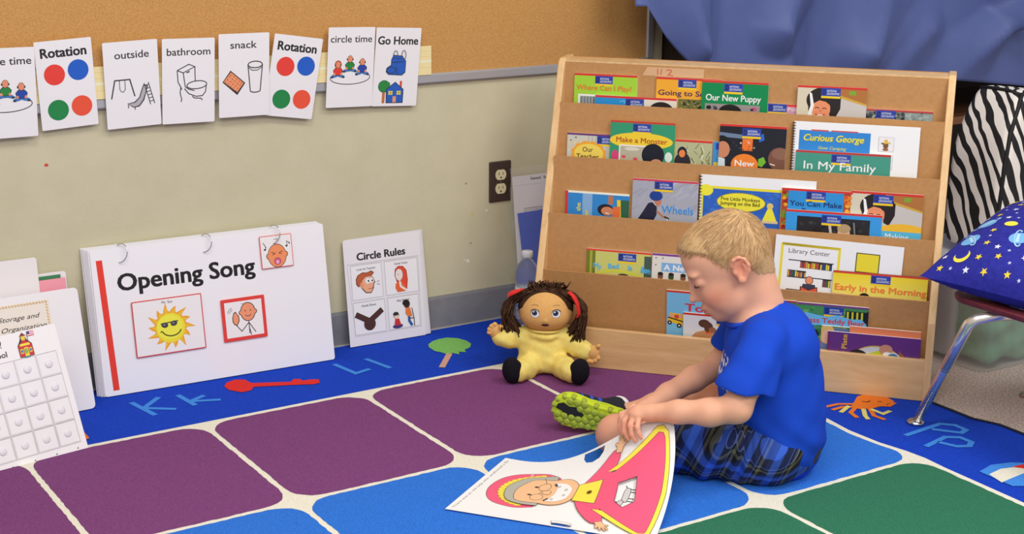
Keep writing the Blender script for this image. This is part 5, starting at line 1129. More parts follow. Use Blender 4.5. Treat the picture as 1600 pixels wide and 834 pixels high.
for P, n in (([(.052, -.032, .221), (.064, -.040, .211), (.074, -.042, .192), (.078, -.040, .166), (.074, -.034, .160)], 1), ([(-.064, -.030, .225), (-.076, -.038, .222), (-.092, -.036, .214), (-.100, -.026, .206)], 1)):
    C_ = cat(P, 6); V = []; Fc = []
    for i, p in enumerate(C_):
        T_ = (C_[min(i+1, len(C_)-1)]-C_[max(i-1, 0)]).normalized(); nr = (p-Vector((-.007, 0, .17))).normalized(); w_ = T_.cross(nr).normalized()*.0068; nr = nr*.0022
        V += [p+w_+nr*.2, p+nr, p-w_+nr*.2, p-w_-nr, p+w_-nr]
    for i in range(len(C_)-1):
        for k in range(5): Fc.append((i*5+k, i*5+(k+1) % 5, i*5+5+(k+1) % 5, i*5+5+k))
    Fc += [(0, 1, 2, 3, 4), tuple(len(V)-5+k for k in range(5))[::-1]]
    mesh_obj('ribbon', V, Fc, red, t)
# ================================================================== the boy
FB = Vector((-.842, .539, 0)).normalized(); LB = Vector((-FB.y, FB.x, 0)); BM = frame(Vector((2.035, -1.203, .0)), FB, LB, Vector((0, 0, 1)))
t = thing('person', 'blond boy in blue t-shirt and plaid shorts sitting on the rug with the poster', 'person', BM)
HA = np.array(((.891, 0, -.454), (0, 1, 0), (.454, 0, .891))); HO = np.array((.0573, 0, .476))       # head axes and centre in body space
hp = lambda x, y, z: HO+x*HA[0]+y*HA[1]+z*HA[2]
def head_sdf(v, T, R):
    """T maps head points to the volume's space, R rows are the head axes there"""
    v.ell(T(-.006, 0, .006), (.0855, .069, .076), R, k=0); v.ell(T(-.030, 0, .0), (.062, .067, .072), R, k=.015)
    v.ell(T(.026, 0, -.050), (.052, .051, .070), R, k=.03); v.ell(T(.038, 0, .020), (.043, .050, .038), R, k=.025)
    for s in (1, -1):
        v.ell(T(.042, s*.028, -.060), (.034, .027, .032), R, k=.02); v.ell(T(.026, s*.033, -.086), (.033, .018, .026), R, k=.02)
    v.ell(T(.056, 0, -.108), (.023, .026, .0215), R, k=.02); v.ell(T(.030, 0, -.104), (.034, .036, .022), R, k=.02)
def rot_y(r): return np.array(((math.cos(r), 0, math.sin(r)), (0, 1, 0), (-math.sin(r), 0, math.cos(r))))
v = Vol((-.16, -.34, .001), (.36, .245, .588), .0023)
head_sdf(v, hp, HA)
# eye sockets, brows, eyes with lowered lids
for s in (1, -1):
    v.ell(hp(.098, s*.034, -.020), (.024, .018, .0115), HA, k=.012, mode='s')
    v.ell(hp(.0655, s*.0305, -.0215), (.0165, .0165, .0135), HA, k=.004)
    v.ell(hp(.074, s*.028, -.003), (.012, .022, .007), HA, k=.012)
# nose
v.cone(hp(.082, 0, -.018), hp(.0915, 0, -.0540), .0070, .0080, .008); v.ell(hp(.0965, 0, -.0600), (.0090, .0085, .0080), HA, k=.006)
for s in (1, -1): v.ell(hp(.0825, s*.0090, -.0625), (.0095, .0062, .0060), HA, k=.005); v.ell(hp(.072, s*.012, -.054), (.013, .012, .018), HA, k=.008)
# mouth
v.ell(hp(.070, 0, -.089), (.0165, .024, .017), HA, k=.014); v.ell(hp(.0850, 0, -.0858), (.0066, .0165, .0045), HA, k=.004); v.ell(hp(.0828, 0, -.0968), (.0068, .0140, .0052), HA, k=.004)
v.ell(hp(.0905, 0, -.0913), (.0085, .0195, .0016), HA, k=.003, mode='s'); v.ell(hp(.080, 0, -.1040), (.004, .012, .003), HA, k=.006, mode='s')
# ears
for s in (1, -1):
    ER = np.array((HA[0], (0, 1, 0), HA[2])); ec = lambda x, y, z: hp(x, s*y, z)
    v.ell(ec(-.016, .0705, -.022), (.0175, .0075, .0265), ER, k=.008)
    rim = [(-.004, .072, -.022), (-.003, .0765, -.008), (-.010, .0800, .003), (-.022, .0820, .0045), (-.0315, .0825, -.004), (-.034, .0815, -.018), (-.030, .0790, -.031), (-.020, .0765, -.041)]
    v.chain([ec(*p) for p in rim], [.0028, .0034, .0038, .004, .004, .0038, .0034, .0034], .003); v.ell(ec(-.0105, .0765, -.0435), (.0085, .0050, .0082), ER, k=.004)
    v.ell(ec(-.0145, .0835, -.023), (.0095, .0085, .0130), ER, k=.004, mode='s'); v.ell(ec(-.020, .083, -.004), (.008, .006, .005), ER, k=.003, mode='s')
    v.chain([ec(-.025, .0785, -.012), ec(-.0265, .0785, -.024), ec(-.019, .077, -.034)], [.0032, .0034, .003], .003); v.ell(ec(-.003, .0745, -.024), (.0042, .0042, .0062), ER, k=.003)
# neck, trunk
v.cone(hp(-.034, 0, -.055), (-.022, 0, .335), .043, .046, .02); v.cone(hp(-.040, 0, -.03), (-.040, 0, .35), .040, .040, .02); v.cone(hp(.012, 0, -.09), (.0, 0, .325), .024, .034, .02)
v.cone((-.02, -.09, .322), (-.02, .09, .322), .036, .036, .03); v.ell((-.045, 0, .27), (.075, .105, .085), k=.03); v.ell((-.06, 0, .16), (.075, .095, .10), k=.04); v.ell((-.065, 0, .08), (.08, .10, .068), k=.03)
# arms
v.chain([(-.012, .112, .312), (.018, .150, .258), (.042, .173, .203)], [.030, .0315, .0285], .015)
v.chain([(.042, .173, .203), (.095, .163, .190), (.155, .142, .183), (.214, .118, .172)], [.0285, .0270, .0225, .0165], .014)
v.chain([(-.030, -.112, .312), (.0, -.146, .245), (.038, -.150, .180)], [.030, .031, .027], .015)
v.chain([(.038, -.150, .180), (.095, -.108, .166), (.155, -.055, .150), (.215, .0, .134)], [.027, .0265, .0225, .0165], .014)
# left hand: back of the hand up, fingers bent down in front of the sheet, thumb behind it
v.chain([(.210, .119, .172), (.232, .113, .1705)], [.0178, .0165], .008); v.ell((.236, .113, .1690), (.0200, .0205, .0110), k=.008)
FING = [[(.2475, .0985, .1690), (.2655, .1035, .1560), (.2690, .1085, .1390), (.2640, .1120, .1265)],
        [(.2480, .1100, .1700), (.2625, .1190, .1530), (.2610, .1240, .1330), (.2530, .1260, .1185)],
        [(.2430, .1215, .1680), (.2510, .1330, .1500), (.2475, .1370, .1320), (.2400, .1370, .1195)],
        [(.2345, .1295, .1640), (.2375, .1415, .1490), (.2340, .1440, .1365), (.2290, .1430, .1270)]]
for k, P in enumerate(FING): r = (.0066, .0067, .0065, .0058)[k]; v.chain(P, [r*1.06, r, r*.92, r*.82], .0022)
v.chain([(.224, .101, .163), (.240, .086, .152), (.252, .0845, .137), (.256, .0865, .124)], [.0105, .0078, .0070, .0060], .004)
# right hand, behind the sheet, holding its edge from below
v.chain([(.213, -.001, .1345), (.235, .018, .129)], [.0175, .016], .008); v.ell((.240, .022, .127), (.020, .0125, .0190), k=.008)
for k, (dx, dz) in enumerate(((.006, .013), (.008, .004), (.006, -.006), (.001, -.014))):
    b_ = np.array((.244+dx*.6, .028, .127+dz)); v.chain([b_, b_+(.014, .010, -.002), b_+(.017, .024, -.004), b_+(.010, .034, -.004)], [.0066, .0062, .0058, .0052], .0022)
v.chain([(.226, .012, .143), (.236, .028, .150), (.246, .042, .149)], [.009, .0074, .006], .004)
# legs: crossed, left thigh along the floor, right foot out in front
v.chain([(-.035, .078, .068), (.09, .035, .068), (.18, .004, .068), (.262, -.030, .066)], [.058, .056, .050, .0415], .02)
v.ell((.268, -.030, .066), (.040, .038, .042), k=.015)
v.chain([(.266, -.045, .056), (.20, -.13, .050), (.13, -.19, .044), (.085, -.215, .036)], [.036, .036, .028, .022], .02); v.chain([(.085, -.215, .036), (.04, -.20, .031)], [.022, .017], .012)
v.chain([(-.035, -.078, .068), (.02, -.165, .080), (.076, -.232, .086)], [.056, .048, .039], .02); v.ell((.080, -.236, .085), (.038, .036, .039), k=.012)
v.chain([(.082, -.240, .080), (.16, -.232, .056), (.235, -.197, .053)], [.033, .029, .020], .02); v.cone((.235, -.197, .053), (.262, -.184, .056), .020, .020, .01)
v.cut((0, 0, .0096), (0, 0, -1))
SK = np.array(lin((228, 170, 140)))
def skin_cols(Vx):
    q = Vx-HO; h = np.stack([q@HA[0], q[:, 1], q@HA[2]], 1); C = np.tile(SK, (len(Vx), 1))
    def mix(c, w): C[:] = C*(1-w[:, None])+np.array(lin(c))*w[:, None]
    g = lambda c, r: np.exp(-(((h-np.array(c))/np.array(r))**2).sum(1))
    for s in (1, -1):
        mix((224, 128, 104), .55*g((.05, s*.05, -.062), (.028, .02, .024))); mix((228, 124, 98), .55*g((-.018, s*.08, -.02), (.022, .012, .03)))
        mix((150, 104, 66), .75*np.clip(1.5*g((.078, s*.028, -.0035), (.016, .020, .0034)), 0, 1)); mix((206, 130, 104), .5*g((.078, s*.03, -.018), (.012, .014, .007)))
    mix((196, 92, 84), np.clip(1.3*g((.083, 0, -.0865), (.010, .016, .0045))+1.3*g((.081, 0, -.0965), (.010, .0145, .005)), 0, .8)); mix((224, 130, 108), .35*g((.088, 0, -.06), (.012, .014, .01)))
    nz = np.sin(Vx[:, 0]*90+Vx[:, 2]*60)*np.sin(Vx[:, 1]*80-Vx[:, 2]*70); C *= (1+.03*nz)[:, None]
    kn = np.exp(-(((Vx-np.array((.285, -.03, .07)))/.05)**2).sum(1)); mix((214, 134, 108), .45*kn); mix((216, 138, 112), .4*np.exp(-(((Vx-np.array((.26, .115, .15)))/.04)**2).sum(1)))
    return np.clip(C*1.06, 0, 1)
m, nt, b = nodes_of('skin'); at = N(nt, 'ShaderNodeAttribute', attribute_name='Col'); nt.links.new(at.outputs['Color'], b.inputs['Base Color']); b.inputs['Roughness'].default_value = .52
b.inputs['Subsurface Weight'].default_value = .12; b.inputs['Subsurface Radius'].default_value = (.012, .005, .003); b.inputs['Subsurface Scale'].default_value = .6; b.inputs['Specular IOR Level'].default_value = .3
SKIN_M = m
body = v.obj('body', m, t, 2, cols=skin_cols)
# eyes: a thin slit of the eyeball and the lashes along the lowered lid
for s in (1, -1):
    P = [hp(.0795, s*.0185, -.0265), hp(.0822, s*.0240, -.0290), hp(.0822, s*.0300, -.0300), hp(.0795, s*.0370, -.0292), hp(.0735, s*.0440, -.0265)]
    mb = MB(); mb.tube(P, [.0008, .0015, .0018, .0016, .0008], 6); mb.obj('eyelashes', flat((74, 48, 36), .6), t, True)
    mb = MB(); mb.tube([p+np.array((-.0009, 0, -.0018)) for p in P[1:4]], [.0006, .0010, .0006], 6); mb.obj('eyeball', flat((206, 198, 194), .2), t, True)
# ---- hair
vh = Vol((-.115, -.09, -.125), (.115, .09, .115), .0024); head_sdf(vh, lambda x, y, z: np.array((x, y, z)), np.eye(3))
vh.cone((-.034, 0, -.055), (-.0066, 0, -.1616), .043, .046, .02); vh.cone((-.040, 0, -.03), (-.0295, 0, -.1565), .040, .040, .02)
HLX = [-.13, -.085, -.062, -.045, -.034, -.020, .004, .014, .022, .034, .050, .070, .09]; HLZ = [-.096, -.088, -.070, -.060, -.040, -.008, -.016, -.014, .010, .028, .035, .043, .048]
head0 = vh.F.copy()
def hairmask(X, Y, Z):
    hl = np.interp(X, HLX, HLZ).astype(np.float32); return (hl-Z+.0015*np.sin(X*600)+.0022*np.sin(X*310+Y*240)+0*Y)*.75
X_, Y_, Z_ = vh.ax[0][:, None, None], vh.ax[1][None, :, None], vh.ax[2][None, None, :]
thick = (.0022+.0030*np.clip((Z_-.02)/.06, 0, 1)+.0035*np.clip((X_-.03)/.05, 0, 1)*np.clip((Z_-.02)/.03, 0, 1)).astype(np.float32)
hl_ = np.interp(X_, HLX, HLZ); thick = (thick*np.clip((Z_-hl_)/np.where(X_ > .03, .010, .034), .12, 1)+.0004).astype(np.float32)
msk = hairmask(X_, Y_, Z_); a_, b_ = vh.F-thick, msk; kk = .006; hh = np.maximum(kk-np.abs(a_-b_), 0)/kk; vh.F = (np.maximum(a_, b_)+hh*hh*kk*.25).astype(np.float32)
HV, HQ = vh.mesh(2)
HB = np.array(lin((214, 175, 126))); q = np.random.default_rng(5)
me_mb_V = [HV]; me_F = [tuple(f) for f in HQ]; cols = [np.tile(HB*.9, (len(HV), 1))]
def hair_flow(p):
    c = np.array((-.062, .012, .066)); d = p-c; d = d/max(1e-6, np.linalg.norm(d)); d = d+np.array((.42, 0, -.10)) if p[0] > -.07 else d+np.array((0, 0, -.5))
    return d
nv = HV-np.array((-.006, 0, .0)); Nn = nv/np.array((.089, .0715, .082))**2; Nn /= np.linalg.norm(Nn, axis=1)[:, None]
outer = np.where(np.einsum('ij,ij->i', Nn, nv) > .05)[0]; pick = q.choice(outer, 9000)
base_n = len(HV); SV = []; SF = []; SCOL = []
for i in pick:
    p = HV[i]+q.normal(0, .0010, 3); n = Nn[i]; L_ = (.007+.014*min(1, max(0, (p[2]+.04)/.10)))*q.uniform(.7, 1.25)
    hd = p[2]-np.interp(p[0], HLX, HLZ)
    if p[0] > .055 and p[2] > .035: L_ = .013*q.uniform(.7, 1.3)
    elif hd < .03: L_ *= .35+.65*max(0, hd)/.03
    pts = []; x = p-n*.0006; d0 = hair_flow(p)+q.normal(0, .10, 3)
    lift = q.uniform(-.02, .07)
    for s in range(4):
        pts.append(x); d = hair_flow(x)*.5+d0*.5; nn_ = (x-np.array((-.006, 0, 0)))/np.array((.089, .0715, .082))**2; nn_ /= np.linalg.norm(nn_)
        d = d-nn_*(d@nn_); d /= max(1e-6, np.linalg.norm(d)); x = x+(d+nn_*lift*(.5+s*.4))*L_/3
    w = .00036; sd = np.cross(pts[1]-pts[0], n); sd /= max(1e-9, np.linalg.norm(sd)); tint = HB*q.choice([.7, .85, .95, 1.05, 1.2])*(1+q.normal(0, .05)); b0 = base_n+len(SV)
    for s, x in enumerate(pts):
        ww = w*(1, 1.0, .85, .3)[s]; SV += [x+sd*ww, x-sd*ww, x+n*ww*1.3]; SCOL += [tint]*3
    for s in range(3):
        for k in range(3): SF.append((b0+3*s+k, b0+3*s+(k+1) % 3, b0+3*s+3+(k+1) % 3, b0+3*s+3+k))
AV = np.concatenate([HV, np.array(SV)]); AC = np.concatenate([cols[0], np.array(SCOL)]); AC = np.concatenate([np.clip(AC, 0, .9), np.ones((len(AC), 1))], 1)
m, nt, b = nodes_of('hair_blond'); at = N(nt, 'ShaderNodeAttribute', attribute_name='Col'); nt.links.new(at.outputs['Color'], b.inputs['Base Color']); b.inputs['Roughness'].default_value = .45; b.inputs['Specular IOR Level'].default_value = .35
o = mesh_obj('hair', AV, me_F+SF, m, t, smooth=True, cols=AC)
o.matrix_basis = Matrix(((HA[0][0], 0, HA[2][0], HO[0]), (0, 1, 0, 0), (HA[0][2], 0, HA[2][2], HO[2]), (0, 0, 0, 1)))

# ---- t-shirt
def smin(A, B, k): h = np.maximum(k-np.abs(A-B), 0)/k; return (np.minimum(A, B)-h*h*k*.25).astype(np.float32)
lo, hi = (-.20, -.205, .0), (.13, .225, .40); H_ = .0028
v = Vol(lo, hi, H_)
v.ell((-.072, 0, .100), (.102, .128, .125), k=0); v.ell((-.054, 0, .200), (.110, .122, .13), k=.04); v.ell((-.048, 0, .285), (.088, .124, .085), k=.03)
v.cone((-.022, -.095, .326), (-.022, .095, .326), .040, .040, .03); v.cone((-.055, 0, .325), (-.040, 0, .350), .058, .042, .02); v.ell((-.004, 0, .295), (.042, .07, .045), k=.02); v.cone((-.088, -.05, .30), (-.088, .05, .30), .046, .046, .03)
sl = Vol(lo, hi, H_); sl.chain([(-.014, .105, .318), (.006, .138, .275), (.026, .158, .222)], [.047, .049, .0505], .01); sl.ell((.028, .156, .24), (.060, .042, .05), k=.02)
sl.cut((.028, .156, .237), (.17, .10, -.98)); sl.chain([(.020, .150, .25), (.042, .173, .203)], [.040, .042], 0, 's')
sr = Vol(lo, hi, H_); sr.chain([(-.034, -.105, .318), (-.014, -.135, .270), (.008, -.148, .222)], [.047, .049, .050], .01); sr.cut((.004, -.146, .232), (.15, -.10, -.98))
v.F = smin(smin(v.F, sl.F, .018), sr.F, .018)
v.cut((.069, 0, .118), (.56, 0, -.83))
def folds(X, Y, Z):
    w = .0026*np.sin(46*Z+60*X+18*Y)*np.exp(-((X-.02)/.09)**2-((Z-.19)/.07)**2)+.0022*np.sin(95*(Z-.9*X)+20*Y)*np.exp(-((Z-.09)/.06)**2)+.0014*np.sin(70*X+50*Y+30*Z)*np.sin(44*Z-30*Y)
    return w+.0030*np.sin(120*(X*.8+Z*.5))*np.exp(-((X+.005)/.05)**2-((Z-.28)/.05)**2-((Y-.13)/.06)**2)
v.warp(folds); v.cone(hp(-.020, 0, -.090), (-.015, 0, .345), .050, .055, .004, 's'); v.cut((0, 0, .0105), (0, 0, -1))
def shirt_cols(Vx):
    C = np.tile(np.array(lin((26, 72, 196))), (len(Vx), 1)); s = np.sin(Vx[:, 1]*240)+np.sin(Vx[:, 2]*260+1)+.6*np.sin((Vx[:, 1]+Vx[:, 2])*330)
    w = ((Vx[:, 0] > .03) & (Vx[:, 2] > .195) & (Vx[:, 2] < .262) & (np.abs(Vx[:, 1]) < .075) & (s > .1)); C[w] = np.array(lin((222, 224, 232))); return C
m, nt, b = nodes_of('blue_jersey'); at = N(nt, 'ShaderNodeAttribute', attribute_name='Col'); nt.links.new(at.outputs['Color'], b.inputs['Base Color']); b.inputs['Roughness'].default_value = .85; b.inputs['Specular IOR Level'].default_value = .15
tc = N(nt, 'ShaderNodeTexCoord'); n2 = N(nt, 'ShaderNodeTexNoise', i_Scale=420, i_Detail=2); nt.links.new(tc.outputs['Object'], n2.inputs['Vector']); bp = N(nt, 'ShaderNodeBump', i_Strength=.12, i_Distance=.002); nt.links.new(n2.outputs['Fac'], bp.inputs['Height']); nt.links.new(bp.outputs[0], b.inputs['Normal'])
JER = m; shirt = v.obj('t_shirt', m, t, 2, cols=shirt_cols)
def ring(name, c, ax, r1, r2, tube, n=40, e1=None):
    ax = Vector(ax).normalized(); e1 = Vector(e1 or (0, 1, 0)); e1 = (e1-ax*e1.dot(ax)).normalized(); e2 = ax.cross(e1); P = [Vector(c)+e1*r1*math.cos(2*math.pi*k/n)+e2*r2*math.sin(2*math.pi*k/n) for k in range(n+1)]
    mb = MB(); mb.tube(P, tube, 8, cap=False); o = mb.obj(name, flat((26, 72, 196), .85), shirt, True); return o
ring('collar', (-.012, 0, .353), (.44, 0, .90), .0555, .0585, .0055)
# ---- plaid shorts
v = Vol((-.19, -.30, .0), (.215, .165, .165), .0026)
v.ell((-.066, 0, .074), (.104, .124, .085), k=0)
lt = Vol((-.19, -.30, .0), (.215, .165, .165), .0026); lt.chain([(-.04, .080, .070), (.06, .050, .071), (.175, .012, .069)], [.066, .067, .0635], .02); lt.cut((.158, .015, .07), (.90, -.32, .22)); lt.chain([(.14, .024, .068), (.20, .0, .068)], [.057, .056], 0, 's')
rt = Vol((-.19, -.30, .0), (.215, .165, .165), .0026); rt.chain([(-.04, -.080, .070), (.0, -.14, .076), (.05, -.20, .074)], [.066, .060, .054], .02); rt.cut((.0, -.140, .075), (.62, -.76, .1))
v.F = smin(smin(v.F, lt.F, .025), rt.F, .025)
v.warp(lambda X, Y, Z: .0030*np.sin(150*X+90*Z*np.sin(30*X)-40*Y)*np.exp(-((X-.06)/.08)**2)+.0045*np.sin(58*X+40*Z-25*Y)*np.exp(-((X-.07)/.07)**2)+.0035*np.sin(120*X-60*Z+1.3)*np.exp(-((X-.10)/.06)**2-((Z-.10)/.06)**2)+.0018*np.sin(90*Y+70*Z)); v.cut((0, 0, .0100), (0, 0, -1))
m, nt, b = nodes_of('plaid'); Lk = nt.links; tc = N(nt, 'ShaderNodeTexCoord'); sep = N(nt, 'ShaderNodeSeparateXYZ'); mp = N(nt, 'ShaderNodeMapping'); mp.inputs['Rotation'].default_value = (.25, .35, .32); Lk.new(tc.outputs['Object'], mp.inputs[0]); Lk.new(mp.outputs[0], sep.inputs[0])
def plaid_axis(sock, per, ph, stops):
    a = N(nt, 'ShaderNodeMath', operation='MULTIPLY_ADD'); a.inputs[1].default_value = 1/per; a.inputs[2].default_value = ph; Lk.new(sock, a.inputs[0]); f = N(nt, 'ShaderNodeMath', operation='FRACT'); Lk.new(a.outputs[0], f.inputs[0]); r = ramp(nt, stops, 'CONSTANT'); Lk.new(f.outputs[0], r.inputs[0]); return r.outputs[0]
st = [(0, (26, 34, 66)), (.16, (52, 92, 196)), (.42, (30, 42, 84)), (.56, (26, 26, 32)), (.72, (92, 92, 76)), (.82, (20, 20, 26)), (.90, (92, 112, 168)), (.925, (26, 36, 84))]
ad = N(nt, 'ShaderNodeMath', operation='ADD'); Lk.new(sep.outputs[1], ad.inputs[0]); Lk.new(sep.outputs[2], ad.inputs[1])
mx = N(nt, 'ShaderNodeMix', data_type='RGBA'); mx.inputs[0].default_value = .5; Lk.new(plaid_axis(sep.outputs[0], .058, .1, st), mx.inputs[6]); Lk.new(plaid_axis(ad.outputs[0], .062, .35, st), mx.inputs[7]); Lk.new(mx.outputs[2], b.inputs['Base Color']); b.inputs['Roughness'].default_value = .8; b.inputs['Specular IOR Level'].default_value = .2
v.obj('shorts', m, t, 2)
# ---- right shoe, its sole turned to the side
sa = Vector((.955, -.235, .175)).normalized(); ss = Vector((.16, .95, -.21)); ss = (ss-sa*ss.dot(sa)).normalized(); sw = ss.cross(sa)
if sw.z < 0: sw = -sw
sc_ = Vector((.316, -.160, .0565)); SHF = frame(sc_, sa, sw, ss if sa.cross(sw).dot(ss) > 0 else -ss)
flip = 1 if sa.cross(sw).dot(ss) > 0 else -1           # local z: out of the sole (flip = 1) or into the shoe
shoe = bpy.data.objects.new('shoe', None); shoe.empty_display_size = .02; link(shoe, t); shoe.matrix_basis = SHF
LIME = flat((186, 206, 40), .5); LIME2 = flat((160, 176, 56), .6); DRK = noisy('shoe_mesh', (26, 28, 34), (44, 48, 58), 240, rough=.8, bump=.3)
OUT = [(-.083, -.012), (-.080, -.022), (-.066, -.0275), (-.035, -.027), (0, -.029), (.035, -.0345), (.062, -.034), (.080, -.026), (.0905, -.010), (.0915, .006), (.085, .021), (.070, .031), (.048, .0345), (.022, .031), (-.010, .0265), (-.045, .0265), (-.070, .0265), (-.081, .019), (-.0845, .004)]
OUT = [(p.x*.97, p.y*1.16) for p in cat([(x, y, 0) for x, y in OUT]+[(OUT[0][0], OUT[0][1], 0)], 3)][:-1]
mb = MB(); bm = bmesh.new(); lev = []
for z, s in ((0, .955), (-.004, 1.0), (-.016, 1.0), (-.022, .97)): lev.append([bm.verts.new((p[0]*s, p[1]*s, z*flip)) for p in OUT])
for a_, b_ in zip(lev, lev[1:]):
    for i in range(len(OUT)): bm.faces.new((a_[i], a_[(i+1) % len(OUT)], b_[(i+1) % len(OUT)], b_[i]))
bm.faces.new(lev[0]); bm.faces.new(lev[-1][::-1]); mb.bm(bm); sole = mb.obj('sole', LIME, shoe); auto_smooth(sole, 50)
def inside(x, y, P):
    c = False
    for i in range(len(P)):
        (xa, ya), (xb, yb) = P[i-1], P[i]
        if (ya > y) != (yb > y) and x < (xb-xa)*(y-ya)/(yb-ya)+xa: c = not c
    return c
PATCH = [(.076, .014), (.080, .002), (.066, -.002), (.052, -.012), (.036, -.008), (.020, -.010), (.014, .002), (.026, .008), (.034, .016), (.050, .013), (.064, .020)]
nl = 0
for j in range(-4, 5):
    for i in range(-8, 9):
        x = i*.0165+(.00825 if j % 2 else 0); y = j*.0135
        if not inside(x*1.12, y*1.22, OUT) or inside(x, y, [(p[0]*1.12-.005, p[1]*1.25) for p in PATCH]): continue
        mb = MB(); mb.lathe([(.0082, -.001), (.0079, .0014), (.0066, .0028), (.0042, .0035), (0, .0037)], 14, org=(x, y, 0))
        if flip < 0: mb.V = [(p[0], p[1], -p[2]) for p in mb.V]
        mb.obj('lug', LIME2, sole, True); nl += 1
for i in range(0, len(OUT), 3):
    x, y = OUT[i]; mb = MB(); mb.lathe([(.0070, -.006), (.0068, .001), (.005, .0032), (0, .0040)], 12, org=(x*.95, y*.91, -.003 if flip > 0 else -.003))
    if flip < 0: mb.V = [(p[0], p[1], -p[2]) for p in mb.V]
    mb.obj('lug', LIME2, sole, True)
mb = MB(); mb.prism(PATCH, 0, .0012); 
if flip < 0: mb.V = [(p[0], p[1], -p[2]) for p in mb.V]
mb.obj('tread_patch', flat((34, 34, 36), .7), sole)
fz = lambda z: z*flip
v = Vol((-.095, -.045, -.075), (.10, .045, .075), .002)
v.ell((.045, 0, fz(-.030)), (.044, .030, .022), k=0); v.ell((.0, 0, fz(-.034)), (.06, .027, .030), k=.02); v.ell((-.045, 0, fz(-.040)), (.036, .026, .036), k=.02); v.cone((-.04, 0, fz(-.05)), (-.046, 0, fz(-.07)), .026, .024, .01)
v.cut((0, 0, fz(-.018)), (0, 0, flip)); v.cut((0, 0, fz(-.068)), (.25, 0, -flip)); v.cone((-.045, 0, fz(-.055)), (-.052, 0, fz(-.09)), .0195, .021, .002, 's'); up_o = v.obj('upper', DRK, shoe, 1)
for x, w in ((.028, .012), (.006, .014), (-.014, .014)):
    for s in (1, -1):
        mb = MB(); P = [(x+.004*k, s*.0282*(1-.10*k*k*.3) if False else s*(.0290-.0042*k), fz(-.030-.0085*k)) for k in range(4)]; mb.tube(P, [.004, .0055, .005, .003], 8); mb.obj('blue_overlay', flat((44, 76, 190), .5), up_o, True)
mb = MB(); mb.tube([(.05, s_, fz(-.0205)) for s_ in (.028, .0285)], .001, 6)
P = [(x, .0295 if abs(x) < .05 else .026, fz(-.0245)) for x in (-.06, -.03, 0, .03, .05)]; mb = MB(); mb.tube(P, .0016, 6); mb.obj('trim_line', LIME, up_o, True)
v = Vol((-.10, -.045, -.105), (.0, .045, -.03) if flip > 0 else (.0, .045, .105), .002) if flip > 0 else Vol((-.10, -.045, .03), (.0, .045, .105), .002)
v.cone((-.045, 0, fz(-.05)), (-.052, 0, fz(-.082)), .0215, .0225, .002); v.cut((-.05, 0, fz(-.084)), (0, 0, -flip)); v.obj('sock', flat((226, 226, 228), .9), shoe, 1)
# ================================================================== the poster on the rug, its corner lifted by the boy
def bez(P, s):
    P = [Vector(p) for p in P]
    while len(P) > 1: P = [a.lerp(b, s) for a, b in zip(P, P[1:])]
    return P[0]
ZP = .0126
PA, PB, PD, PC = Vector((.623, .243, ZP)), Vector((.504, -.024, ZP)), Vector((.224, .388, ZP)), Vector((.163, .118, .163))
eAB = lambda s: PA.lerp(PB, s)
eAD = lambda s: bez([PA, PA.lerp(PD, .33), PA.lerp(PD, .67), PD], s)
eBC = lambda s: bez([PB, (.43, .012, ZP), (.345, .048, ZP+.004), (.285, .075, .10), (.235, .100, .155), PC], s)
eDC = lambda s: bez([PD, (.207, .345, .014), (.150, .205, .075), PC], s)
def poster_pt(s, t_):
    """s from the head end to the hem, t_ from the camera side edge to the boy's side"""
    c = eAB(t_)*(1-s)+eDC(t_)*s; d = eAD(s)*(1-t_)+eBC(s)*t_
    b = (PA*(1-t_)+PB*t_)*(1-s)+(PD*(1-t_)+PC*t_)*s; p = c+d-b; h = p.z-ZP; p.z = ZP-.001+.5*(h+math.sqrt(h*h+.002**2)); return p
PWm, PHm = .287, .430
def pfn(x, y, z):
    """x 0..PWm across (A side to B side), y 0..-PHm from head end to hem, z: height off the sheet"""
    s, t_ = -y/PHm, x/PWm; p = poster_pt(s, t_); e = 1e-3
    n = (poster_pt(min(1, s+e), t_)-poster_pt(max(0, s-e), t_)).cross(poster_pt(s, min(1, t_+e))-poster_pt(s, max(0, t_-e))).normalized()
    if n.z < 0: n = -n
    return p+n*z
HOLE1 = [(287-6, 196), (287-24, 198), (287-38, 208), (287-42, 224), (287-36, 240), (287-22, 248), (287-6, 250)]
HOLE2 = [(7, 222), (18, 218), (22, 230), (22, 250), (16, 262), (7, 260)]
WIN = [(118, 318), (166, 312), (178, 352), (120, 362), (103, 340)]
A = Art(.001, eps=6e-5, rough=.3)
PAPER = (236, 232, 232)
A.poly([(0, 0), (287, 0), (287, 430), (0, 430)], PAPER, holes=[HOLE1, HOLE2, WIN])
PK, YE, SKN = (250, 86, 122), (236, 216, 76), (244, 184, 140)
LN = (90, 70, 64)
def out(P, c, w=1.2, holes=None): A.poly(P, c, holes=holes); A.line(P, w, LN, closed=True)
def smooth(P, n=4, closed=True):
    if closed: return [(p.x, p.y) for p in cat([(x, y, 0) for x, y in P]+[(P[0][0], P[0][1], 0)], n)][:-1]
    return [(p.x, p.y) for p in cat([(x, y, 0) for x, y in P], n)]
A.text('There was an old lady who swallowed a fly', 12, 14, 5.6, (80, 76, 78), w=262)
